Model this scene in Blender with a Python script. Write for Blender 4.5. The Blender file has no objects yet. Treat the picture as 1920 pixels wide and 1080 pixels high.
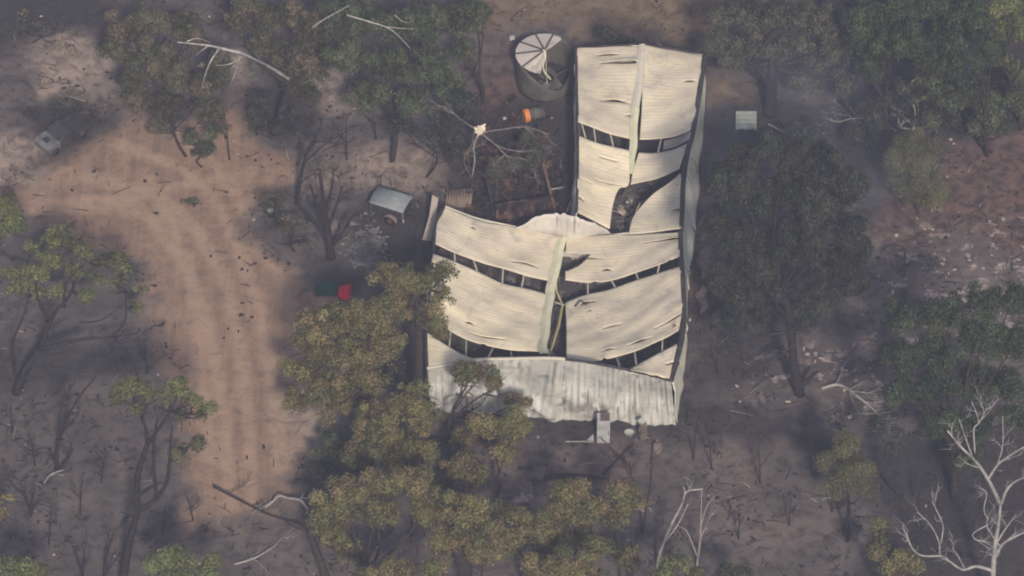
import bpy, math, random
import numpy as np
from mathutils import Vector, Matrix, noise as mnoise

# ------------------------------------------------------------------ camera, world, sun, exposure
scene = bpy.context.scene
COL = scene.collection
PITCH = math.radians(46.0)      # looking down from a helicopter
DIST = 250.0                    # metres to the middle of the yard
FPX = 35.0 * DIST               # focal length in pixels of a 1920 px wide frame
cp, sp = math.cos(PITCH), math.sin(PITCH)
CAM = np.array([0.0, -DIST * cp, DIST * sp])
FWD = np.array([0.0, cp, -sp]); UPV = np.array([0.0, sp, cp])

cd = bpy.data.cameras.new('camera'); cam = bpy.data.objects.new('camera', cd); COL.objects.link(cam)
cam.location = CAM; cam.rotation_euler = (math.pi / 2 - PITCH, 0, 0)
cd.sensor_width = 36.0; cd.lens = 36.0 * FPX / 1920.0
cd.clip_start = 1.0; cd.clip_end = 3000.0
scene.camera = cam

SUN_ELEV, SUN_AZ = math.radians(41), math.radians(8)   # azimuth measured from behind the camera towards the right
sdir = Vector((math.sin(SUN_AZ) * math.cos(SUN_ELEV), -math.cos(SUN_AZ) * math.cos(SUN_ELEV), math.sin(SUN_ELEV)))
world = bpy.data.worlds.new('World'); scene.world = world; world.use_nodes = True
wn = world.node_tree.nodes; wl = world.node_tree.links; wn.clear()
sky = wn.new('ShaderNodeTexSky'); sky.sky_type = 'NISHITA'; sky.sun_disc = False
sky.sun_elevation = SUN_ELEV; sky.sun_rotation = math.atan2(sdir.x, sdir.y)
sky.dust_density = 3.0
bg = wn.new('ShaderNodeBackground'); bg.inputs[1].default_value = 0.085
wo = wn.new('ShaderNodeOutputWorld')
wl.new(sky.outputs[0], bg.inputs[0]); wl.new(bg.outputs[0], wo.inputs[0])
sd = bpy.data.lights.new('sun', 'SUN'); sun = bpy.data.objects.new('sun', sd); COL.objects.link(sun)
sd.energy = 3.1; sd.angle = math.radians(4); sd.color = (1.0, 0.92, 0.78)
sun.rotation_euler = (-sdir).to_track_quat('-Z', 'Y').to_euler()
scene.view_settings.view_transform = 'Standard'; scene.view_settings.look = 'None'
scene.view_settings.exposure = 0.5; scene.view_settings.gamma = 1.0
scene.cycles.max_bounces = 5; scene.cycles.diffuse_bounces = 3; scene.cycles.glossy_bounces = 2
scene.cycles.transmission_bounces = 2; scene.cycles.volume_bounces = 0; scene.cycles.transparent_max_bounces = 4
scene.cycles.filter_width = 2.0
scene.cycles.use_denoising = True

# ------------------------------------------------------------------ measuring helpers: a pixel of the photograph to a point in the place
def _ray(px, py):
    return FWD + np.array([(px - 960) / FPX, 0, 0]) + UPV * ((540 - py) / FPX)
def G(px, py, z=0.0):
    d = _ray(px, py); return CAM + d * ((z - CAM[2]) / d[2])
def V(px, py, y):
    d = _ray(px, py); return CAM + d * ((y - CAM[1]) / d[1])
def S(p):
    return FPX / float(np.dot(np.asarray(p) - CAM, FWD))
def proj(P):
    q = np.asarray(P) - CAM; w = q @ FWD
    return 960 + FPX * q[..., 0] / w, 540 - FPX * (q @ UPV) / w

# ------------------------------------------------------------------ materials
MATS = {}
class NT:
    def __init__(s, name):
        s.m = bpy.data.materials.new(name); s.m.use_nodes = True
        s.t = s.m.node_tree; s.n = s.t.nodes; s.l = s.t.links
        s.b = s.n['Principled BSDF']; s.b.inputs['Specular IOR Level'].default_value = 0.15
        s.b.inputs['Roughness'].default_value = 0.85
        MATS[name] = s.m
    def new(s, t, **k):
        n = s.n.new(t)
        for a, v in k.items():
            if a.startswith('i_'): n.inputs[a[2:]].default_value = v
            else: setattr(n, a, v)
        return n
    def noise(s, scale, detail=4, rough=0.6, vec=None, out='Fac', dist=0.0):
        n = s.new('ShaderNodeTexNoise'); n.inputs['Scale'].default_value = scale
        n.inputs['Detail'].default_value = detail; n.inputs['Roughness'].default_value = rough
        n.inputs['Distortion'].default_value = dist
        if vec is not None: s.l.new(vec, n.inputs['Vector'])
        return n.outputs[out]
    def coord(s, kind='Object', scale=None, rotz=0):
        o = s.new('ShaderNodeTexCoord').outputs[kind]
        if scale or rotz:
            m = s.new('ShaderNodeMapping'); m.inputs['Scale'].default_value = scale or (1, 1, 1)
            m.inputs['Rotation'].default_value = (0, 0, rotz)
            s.l.new(o, m.inputs['Vector']); o = m.outputs[0]
        return o
    def ramp(s, fac, stops):
        r = s.new('ShaderNodeValToRGB'); e = r.color_ramp.elements
        while len(e) < len(stops): e.new(0.5)
        for k, (p, c) in enumerate(stops):
            e[k].position = p
            e[k].color = (c[0], c[1], c[2], 1) if hasattr(c, '__len__') else (c, c, c, 1)
        s.l.new(fac, r.inputs[0]); return r.outputs[0]
    def mix(s, fac, a, b, mode='MIX'):
        m = s.new('ShaderNodeMix', data_type='RGBA', blend_type=mode)
        for i, v in ((0, fac), (6, a), (7, b)):
            if hasattr(v, 'links'): s.l.new(v, m.inputs[i])
            elif hasattr(v, '__len__'): m.inputs[i].default_value = (v[0], v[1], v[2], 1)
            elif i == 0: m.inputs[i].default_value = v
            else: m.inputs[i].default_value = (v, v, v, 1)
        return m.outputs[2]
    def math(s, op, a, b=0.0):
        m = s.new('ShaderNodeMath', operation=op)
        for sock, v in zip(m.inputs, (a, b)):
            if hasattr(v, 'links'): s.l.new(v, sock)
            else: sock.default_value = v
        return m.outputs[0]
    def bump(s, h, strength=0.5, dist=0.05):
        b = s.new('ShaderNodeBump'); b.inputs['Strength'].default_value = strength; b.inputs['Distance'].default_value = dist
        s.l.new(h, b.inputs['Height']); s.l.new(b.outputs[0], s.b.inputs['Normal'])
    def col(s, c): s.l.new(c, s.b.inputs['Base Color'])

def simple(name, a, b, scale=6.0, rough=0.85, metal=0.0, bump=0.3):
    t = NT(name); f = t.noise(scale, 5, 0.65, t.coord())
    t.col(t.ramp(f, [(0.3, a), (0.7, b)])); t.b.inputs['Roughness'].default_value = rough; t.b.inputs['Metallic'].default_value = metal
    if bump: t.bump(f, bump, 0.03)
    return t.m

def sheet_mat(name, c1, c2, stain, ribs=5.0, stain_amt=0.5, across='v', rib_h=0.5):
    """painted ribbed steel sheet, weathered by fire; ribs follow the sheet's own UV, in metres"""
    t = NT(name); uv = t.coord('UV'); ob = t.coord()
    sep = t.new('ShaderNodeSeparateXYZ'); t.l.new(uv, sep.inputs[0])
    # sheet to sheet differences: white noise on the 0.76 m sheet number
    idx = t.math('ADD', t.math('FLOOR', t.math('DIVIDE', sep.outputs[1], 0.76)), t.math('MULTIPLY', t.math('FLOOR', t.math('DIVIDE', sep.outputs[0], 2.9)), 17.3))
    wnz = t.new('ShaderNodeTexWhiteNoise', noise_dimensions='1D'); t.l.new(idx, wnz.inputs['W'])
    big = t.noise(0.45, 4, 0.6, ob, dist=0.6)
    col = t.mix(t.ramp(big, [(0.35, 0.0), (0.65, 1.0)]), c1, c2)
    col = t.mix(t.math('MULTIPLY', wnz.outputs[0], 0.26), col, (0.40, 0.345, 0.335))
    st = t.noise(0.8, 6, 0.7, ob, dist=1.5)
    col = t.mix(t.math('MULTIPLY', t.ramp(st, [(0.54, 0.0), (0.70, 1.0)]), stain_amt), col, stain)
    # streaks along the ribs
    mp = t.new('ShaderNodeMapping'); mp.inputs['Scale'].default_value = (0.5, 7.0, 1.0); t.l.new(uv, mp.inputs['Vector'])
    sk = t.noise(1.0, 4, 0.6, mp.outputs[0])
    col = t.mix(t.math('MULTIPLY', t.ramp(sk, [(0.45, 0.0), (0.75, 1.0)]), 0.35), col, (0.30, 0.27, 0.22))
    so = t.noise(1.7, 6, 0.75, ob, dist=0.3)
    col = t.mix(t.ramp(so, [(0.60, 0.0), (0.80, 0.55)]), col, (0.16, 0.145, 0.14))
    t.col(col)
    w = t.math('SINE', t.math('MULTIPLY', sep.outputs[1], 2 * math.pi * ribs))
    fine = t.noise(2.2, 3, 0.5, ob)
    h = t.math('ADD', t.math('MULTIPLY', t.math('MULTIPLY', w, rib_h), t.math('ADD', 0.3, t.noise(0.9, 2, 0.5, ob))), t.math('MULTIPLY', fine, 2.5))
    t.bump(h, 0.55, 0.03)
    t.b.inputs['Roughness'].default_value = 0.55; t.b.inputs['Specular IOR Level'].default_value = 0.3
    return t.m

M_ROOF = sheet_mat('cream_roof_steel', (0.62, 0.535, 0.395), (0.51, 0.44, 0.325), (0.27, 0.235, 0.245), rib_h=0.26, stain_amt=0.6)
M_ROOF_LIT = sheet_mat('sunlit_yellow_roof_steel', (0.76, 0.65, 0.455), (0.65, 0.555, 0.40), (0.38, 0.32, 0.33), rib_h=0.28, stain_amt=0.6)  # cream roof made brighter and yellower: sun on the left slopes painted in
M_ROOFG = sheet_mat('grey_scorched_sheet', (0.34, 0.31, 0.29), (0.26, 0.25, 0.25), (0.16, 0.15, 0.15))
M_WALL = sheet_mat('pale_green_wall_steel', (0.28, 0.287, 0.265), (0.52, 0.505, 0.465), (0.13, 0.137, 0.13), ribs=2.63, stain_amt=0.85, rib_h=2.2)
M_WALLR = sheet_mat('greenish_side_wall_steel', (0.68, 0.67, 0.53), (0.74, 0.71, 0.58), (0.40, 0.40, 0.33), ribs=3.0)  # paint raised paler to stand in for sun missing on the right wall
M_CAP = simple('pale_green_capping', (0.44, 0.43, 0.29), (0.58, 0.55, 0.41), 1.5, 0.6)
M_CAPW = simple('pale_capping', (0.44, 0.41, 0.34), (0.54, 0.49, 0.41), 3.0, 0.7)
M_CHAR = simple('charred', (0.018, 0.018, 0.020), (0.05, 0.046, 0.045), 4.0)
M_GUTTER = simple('burnt_gutter', (0.018, 0.017, 0.018), (0.06, 0.055, 0.052), 2.0)
M_PURLIN = simple('cream_purlin', (0.30, 0.27, 0.21), (0.46, 0.42, 0.33), 2.0)
M_SLAB = simple('burnt_floor', (0.018, 0.018, 0.021), (0.10, 0.085, 0.08), 0.9)
M_DEBRIS = simple('fire_debris', (0.02, 0.02, 0.022), (0.16, 0.14, 0.13), 2.5)
M_BARK = simple('dark_bark', (0.020, 0.017, 0.017), (0.060, 0.048, 0.043), 3.0)
M_BARKR = simple('red_brown_bark', (0.06, 0.035, 0.028), (0.13, 0.08, 0.062), 2.0)
M_BURNT = simple('burnt_bark', (0.014, 0.013, 0.015), (0.04, 0.034, 0.034), 3.0)
M_WHITE = simple('bleached_wood', (0.10, 0.094, 0.09), (0.44, 0.415, 0.40), 1.4)
M_GREYW = simple('grey_wood', (0.18, 0.165, 0.155), (0.34, 0.31, 0.28), 3.0)
M_RUST = simple('rusty_steel', (0.022, 0.018, 0.017), (0.115, 0.066, 0.047), 0.8)
_t = NT('burnt_rust'); _n = _t.noise(1.3, 6, 0.7, _t.coord()); _t.col(_t.ramp(_n, [(0.44, (0.014, 0.013, 0.014)), (0.52, (0.055, 0.034, 0.027)), (0.62, (0.14, 0.075, 0.05))])); _t.bump(_n, 0.8, 0.1); M_BURNTRUST = _t.m
M_ORANGE = simple('orange_paint', (0.42, 0.13, 0.04), (0.62, 0.23, 0.07), 3.0)
M_TANK = simple('grey_tank_steel', (0.045, 0.043, 0.041), (0.125, 0.112, 0.10), 1.0, 0.7)
M_TANKR = simple('pale_tank_roof', (0.40, 0.35, 0.315), (0.50, 0.44, 0.395), 1.2, 0.6)
M_TARP = simple('grey_sheet_metal', (0.17, 0.185, 0.19), (0.29, 0.305, 0.305), 1.2, 0.55)
M_GREENB = simple('dark_green_plastic', (0.012, 0.055, 0.035), (0.02, 0.085, 0.055), 3.0, 0.5)
M_REDB = simple('red_plastic', (0.50, 0.012, 0.025), (0.66, 0.03, 0.045), 3.0, 0.5)
M_WHITEP = simple('white_enamel', (0.22, 0.215, 0.215), (0.46, 0.455, 0.45), 1.2, 0.6)
M_RUBBER = simple('black_rubber', (0.012, 0.012, 0.013), (0.03, 0.03, 0.03), 5.0)
M_ROCK = simple('grey_rubble', (0.045, 0.045, 0.047), (0.20, 0.19, 0.18), 1.2)
M_SAND = simple('pinkish_soil', (0.12, 0.088, 0.078), (0.21, 0.16, 0.14), 2.0)
M_PALLET = simple('weathered_pale_panel', (0.26, 0.28, 0.25), (0.38, 0.39, 0.35), 3.0)
M_ASH = simple('white_ash', (0.17, 0.14, 0.13), (0.40, 0.33, 0.30), 1.0)

def leaf_mat(name, a, b, brown, brown_amt=0.4):
    t = NT(name)
    at = t.new('ShaderNodeAttribute', attribute_name='tint')
    sep = t.new('ShaderNodeSeparateColor'); t.l.new(at.outputs['Color'], sep.inputs[0])
    col = t.mix(sep.outputs[0], a, b)
    col = t.mix(t.math('MULTIPLY', t.ramp(sep.outputs[2], [(0.45, 0.0), (0.9, 1.0)]), brown_amt), col, brown)
    mul = t.math('ADD', t.math('MULTIPLY', sep.outputs[1], 1.5), 0.35)
    cc = t.new('ShaderNodeCombineColor')
    for k in range(3): t.l.new(mul, cc.inputs[k])
    t.col(t.mix(1.0, col, cc.outputs[0], 'MULTIPLY'))
    t.b.inputs['Roughness'].default_value = 0.6; t.b.inputs['Specular IOR Level'].default_value = 0.25
    return t.m
L_OLIVE = leaf_mat('olive_gum_leaves', (0.124, 0.108, 0.040), (0.054, 0.060, 0.024), (0.132, 0.086, 0.050), 0.6)
L_GREEN = leaf_mat('green_gum_leaves', (0.112, 0.122, 0.042), (0.055, 0.072, 0.030), (0.13, 0.10, 0.05), 0.35)
L_OLIVEG = leaf_mat('olive_green_leaves', (0.098, 0.100, 0.036), (0.050, 0.060, 0.026), (0.12, 0.09, 0.045), 0.35)
L_DARK = leaf_mat('dark_gum_leaves', (0.056, 0.068, 0.034), (0.030, 0.042, 0.026), (0.080, 0.062, 0.038))
L_DARKG = leaf_mat('deep_green_leaves', (0.038, 0.054, 0.024), (0.018, 0.028, 0.017), (0.066, 0.056, 0.032), 0.3)
L_SCORCH = leaf_mat('scorched_gum_leaves', (0.062, 0.060, 0.034), (0.036, 0.041, 0.027), (0.110, 0.072, 0.048), 0.5)
L_SHADE = leaf_mat('shaded_burnt_leaves', (0.034, 0.039, 0.026), (0.017, 0.021, 0.019), (0.045, 0.038, 0.028), 0.4)  # burnt grey-green foliage, with tree shade painted into its dark tone
L_PALE = leaf_mat('grey_green_leaves', (0.066, 0.066, 0.046), (0.036, 0.040, 0.030), (0.085, 0.066, 0.045))
L_FINE = leaf_mat('fine_olive_leaves', (0.092, 0.088, 0.036), (0.062, 0.064, 0.032), (0.09, 0.075, 0.04), 0.3)

# ------------------------------------------------------------------ mesh helpers
def empty(name, loc, label, cat, group=None):
    o = bpy.data.objects.new(name, None); COL.objects.link(o); o.location = loc; o.empty_display_size = 0.3
    tag(o, label, cat, group); return o
def tag(o, label=None, cat=None, group=None, kind=None):
    if label: o['label'] = label
    if cat: o['category'] = cat
    if group: o['group'] = group
    if kind: o['kind'] = kind
    return o

class MB:
    def __init__(s): s.v = []; s.f = []; s.uv = {}
    def add(s, verts, faces):
        o = len(s.v); s.v.extend([tuple(map(float, p)) for p in verts]); s.f.extend([tuple(i + o for i in f) for f in faces]); return o
    def box(s, c, size, R=None, taper=(1, 1)):
        x, y, z = (k / 2 for k in size); vs = []
        for k in (-1, 1):
            tx, ty = (taper if k > 0 else (1, 1))
            vs += [(-x * tx, -y * ty, k * z), (x * tx, -y * ty, k * z), (x * tx, y * ty, k * z), (-x * tx, y * ty, k * z)]
        if R is not None: vs = [tuple(R @ Vector(p)) for p in vs]
        vs = [(p[0] + c[0], p[1] + c[1], p[2] + c[2]) for p in vs]
        s.add(vs, [(3, 2, 1, 0), (4, 5, 6, 7), (0, 1, 5, 4), (1, 2, 6, 5), (2, 3, 7, 6), (3, 0, 4, 7)])
    def tube(s, pts, radii, n=6, cap=True):
        pts = [np.asarray(p, float) for p in pts]; m = len(pts)
        if not hasattr(radii, '__len__'): radii = [radii] * m
        ref = np.array([0.31, 0.84, 0.44]); vs = []
        for k in range(m):
            d = pts[min(k + 1, m - 1)] - pts[max(k - 1, 0)]; d = d / (np.linalg.norm(d) + 1e-9)
            a = np.cross(d, ref); a /= (np.linalg.norm(a) + 1e-9); b = np.cross(d, a)
            for q in range(n):
                t = 2 * math.pi * q / n
                vs.append(pts[k] + radii[k] * (math.cos(t) * a + math.sin(t) * b))
        fs = [(k * n + q, k * n + (q + 1) % n, (k + 1) * n + (q + 1) % n, (k + 1) * n + q) for k in range(m - 1) for q in range(n)]
        if cap: fs += [tuple(range(n))[::-1], tuple((m - 1) * n + q for q in range(n))]
        s.add(vs, fs)
    def bar(s, a, b, w, h):
        a = Vector(a); b = Vector(b); d = (b - a); L = d.length
        R = d.to_track_quat('X', 'Z').to_matrix(); s.box((a + b) / 2, (L, w, h), R)
    def blob(s, c, r, rnd, n=7, m=5, amp=0.35):
        vs = []; c = np.asarray(c, float); ph = [rnd.uniform(0, 6) for _ in range(4)]
        for i in range(m + 1):
            th = math.pi * i / m
            for j in range(n):
                p = 2 * math.pi * j / n; k = 1 + rnd.uniform(-amp, amp)
                vs.append(c + np.array([r[0] * k * math.sin(th) * math.cos(p), r[1] * k * math.sin(th) * math.sin(p), r[2] * k * math.cos(th)]))
        s.add(vs, [(i * n + j, (i + 1) * n + j, (i + 1) * n + (j + 1) % n, i * n + (j + 1) % n) for i in range(m) for j in range(n)])
    def build(s, name, mat, parent=None, smooth=False, bevel=0.0, loc=None):
        o = (0, 0, 0) if parent is None else _wloc(parent)
        if parent is None and loc is not None: o = tuple(loc)
        me = bpy.data.meshes.new(name)
        me.from_pydata([(p[0] - o[0], p[1] - o[1], p[2] - o[2]) for p in s.v], [], s.f); me.update()
        me.materials.append(mat)
        if smooth: me.polygons.foreach_set('use_smooth', [True] * len(me.polygons))
        ob = bpy.data.objects.new(name, me); COL.objects.link(ob)
        if parent is not None: ob.parent = parent
        elif loc is not None: ob.location = loc
        if bevel:
            b = ob.modifiers.new('bevel', 'BEVEL'); b.width = bevel; b.segments = 2; b.limit_method = 'ANGLE'
        return ob
def _wloc(o):
    p = np.array(o.location[:])
    while o.parent is not None:
        o = o.parent; p = p + np.array(o.location[:])
    return tuple(p)

def smoothpath(pts, n):
    """Catmull-Rom through points"""
    P = [np.asarray(p, float) for p in pts]
    if len(P) < 3: return [P[0] + (P[-1] - P[0]) * t for t in np.linspace(0, 1, n)]
    Q = [2 * P[0] - P[1]] + P + [2 * P[-1] - P[-2]]; out = []
    for t in np.linspace(0, len(P) - 1 - 1e-6, n):
        k = int(t); u = t - k; a, b, c, d = Q[k:k + 4]
        out.append(0.5 * (2 * b + (c - a) * u + (2 * a - 5 * b + 4 * c - d) * u * u + (3 * b - a - 3 * c + d) * u ** 3))
    return out

# ------------------------------------------------------------------ the ground: one sheet, soils and some painted shadows set by a soil map
def poly_sd(poly, X, Y):
    """signed distance (inside positive) to polygon, vectorised"""
    poly = np.asarray(poly, float); d = np.full(X.shape, 1e9); ins = np.zeros(X.shape, bool); n = len(poly)
    for i in range(n):
        a = poly[i]; b = poly[(i + 1) % n]; e = b - a; wx = X - a[0]; wy = Y - a[1]
        t = np.clip((wx * e[0] + wy * e[1]) / (e @ e + 1e-9), 0, 1)
        d = np.minimum(d, np.hypot(wx - t * e[0], wy - t * e[1]))
        c = ((a[1] > Y) != (b[1] > Y)) & (X < (b[0] - a[0]) * (Y - a[1]) / (b[1] - a[1] + 1e-12) + a[0])
        ins ^= c
    return np.where(ins, d, -d)
def gpoly(pts): return [tuple(G(x, y)[:2]) for x, y in pts]
_rs = np.random.RandomState(5)
def fbm(X, Y, scale, octs=4, seed=0):
    r = np.random.RandomState(seed); out = 0; amp = 1; tot = 0
    for o in range(octs):
        k = scale * 2 ** o; g = r.rand(64, 64)
        x = X * k + 17.3 * o; y = Y * k + 9.1 * o
        xi = np.floor(x).astype(int); yi = np.floor(y).astype(int); fx = x - xi; fy = y - yi
        fx = fx * fx * (3 - 2 * fx); fy = fy * fy * (3 - 2 * fy)
        a = g[xi % 64, yi % 64]; b = g[(xi + 1) % 64, yi % 64]; c = g[xi % 64, (yi + 1) % 64]; d = g[(xi + 1) % 64, (yi + 1) % 64]
        out = out + amp * ((a * (1 - fx) + b * fx) * (1 - fy) + (c * (1 - fx) + d * fx) * fy); tot += amp; amp *= 0.55
    return out / tot

TRACK = gpoly([(-60, 345), (60, 330), (180, 258), (232, 212), (330, 225), (430, 190), (470, 215), (480, 260), (560, 300), (565, 335), (480, 365), (455, 420), (495, 470), (555, 515),
               (600, 540), (640, 570), (630, 640), (600, 760), (590, 860), (540, 900), (520, 960), (440, 985), (350, 1000), (350, 900), (345, 800), (330, 720), (305, 640), (290, 560), (240, 480), (120, 420), (-60, 405)])
SAND = [gpoly([(70, 70), (150, 50), (215, 100), (215, 190), (150, 215), (60, 180)]), gpoly([(560, 330), (640, 285), (790, 280), (815, 320), (780, 345), (700, 335), (600, 350)]),
        gpoly([(530, 700), (600, 560), (650, 570), (640, 660), (600, 860), (540, 850)]), gpoly([(-40, 240), (60, 250), (100, 300), (60, 345), (-40, 350)]),
        gpoly([(420, 120), (460, 80), (480, 160), (450, 200)]), gpoly([(560, 150), (650, 140), (660, 200), (590, 225)])]
TAN = [gpoly([(880, -60), (1340, -60), (1330, 100), (1210, 75), (1085, 85), (1060, 45), (980, 45), (900, 60)]), gpoly([(1310, 150), (1360, 130), (1430, 190), (1340, 200)])]
REDL = [gpoly([(1640, 400), (1760, 280), (1960, 220), (1960, 500), (1800, 440), (1680, 470), (1620, 430)]), gpoly([(930, 100), (965, 70), (970, 200), (900, 240), (890, 160)])]
ASH = [gpoly([(1660, 460), (1720, 420), (1830, 430), (1960, 420), (1960, 640), (1790, 640), (1700, 680), (1640, 640), (1660, 560)]), gpoly([(1560, 640), (1700, 600), (1690, 720), (1640, 790), (1540, 760), (1380, 720), (1390, 660), (1480, 640)]),
       gpoly([(640, 420), (700, 430), (720, 500), (650, 500)]), gpoly([(960, 900), (1060, 890), (1050, 980), (940, 990)])]
PINK = [gpoly([(1302, 400), (1335, 395), (1342, 480), (1335, 585), (1300, 590), (1295, 500)]), gpoly([(900, 850), (1040, 830), (1200, 850), (1230, 930), (1050, 900), (930, 930)]), gpoly([(1330, 810), (1420, 830), (1430, 960), (1560, 1000), (1400, 1050), (1340, 930)])]
CHAR_SHADE = [gpoly(p) for p in ([(30, 210), (90, 180), (150, 160), (215, 185), (212, 235), (165, 285), (110, 310), (50, 318), (75, 250)], [(560, 480), (640, 470), (700, 510), (690, 560), (600, 540)], [(840, 200), (960, 180), (1085, 190), (1085, 420), (900, 430), (850, 330)],  # charred soil, and cast shadows of shed and trees painted into the ground colour
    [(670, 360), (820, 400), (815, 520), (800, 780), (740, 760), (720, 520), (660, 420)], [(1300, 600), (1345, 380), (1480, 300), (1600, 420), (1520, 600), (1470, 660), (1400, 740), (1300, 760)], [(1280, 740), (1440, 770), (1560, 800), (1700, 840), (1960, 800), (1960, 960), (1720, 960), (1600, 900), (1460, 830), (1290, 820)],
    [(-40, 640), (100, 630), (260, 665), (270, 700), (120, 720), (-40, 720)], [(-40, -60), (200, -60), (180, 50), (90, 60), (-40, 130)], [(1085, 100), (1095, 50), (1130, 35), (1170, 55), (1230, 58), (1325, 90), (1330, 115)], [(1590, -60), (1960, -60), (1960, 230), (1760, 270), (1600, 240)], [(440, 170), (560, 140), (600, 220), (520, 265), (470, 240)], [(1600, 820), (1960, 780), (1960, 1140), (1570, 1140), (1650, 1000)], [(1335, 180), (1500, 190), (1640, 200), (1760, 280), (1640, 420), (1480, 300), (1350, 380)], [(1295, 380), (1340, 590), (1330, 700), (1290, 780)], [(980, 770), (1280, 785), (1290, 830), (1000, 812)])]  # includes the shed's shadow behind its rear end, painted as dark ground
RUTS = [[(60, 385), (230, 380), (330, 470), (385, 600), (415, 760), (432, 960)], [(160, 330), (300, 370), (390, 470), (440, 600), (462, 760), (470, 940)], [(200, 260), (360, 330), (440, 450), (490, 600), (515, 740), (525, 880)], [(330, 250), (420, 330), (480, 440), (540, 560), (560, 650)], [(470, 320), (330, 350), (180, 385), (20, 400)], [(280, 330), (360, 520), (380, 700), (395, 860)]]
def rut_map(X, Y):
    best = np.full(X.shape, 9.0)
    for k, r in enumerate(RUTS):
        P = np.array([p[:2] for p in smoothpath([G(*p) for p in r], 24)])
        for a, b in zip(P[:-1], P[1:]):
            e = b - a; t = np.clip(((X - a[0]) * e[0] + (Y - a[1]) * e[1]) / (e @ e), 0, 1)
            best = np.minimum(best, np.hypot(X - a[0] - t * e[0], Y - a[1] - t * e[1]))
    best = best + 0.5 * (fbm(X, Y, 0.9, 4, 77) - 0.5)
    return np.clip(1 - (best - 0.18) / 0.4, 0, 1)
def noisy(sd, X, Y, w, amp, seed): return np.clip((sd + amp * (fbm(X, Y, 0.55, 5, seed) - 0.5) * 2) / w + 0.5, 0, 1)

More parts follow.
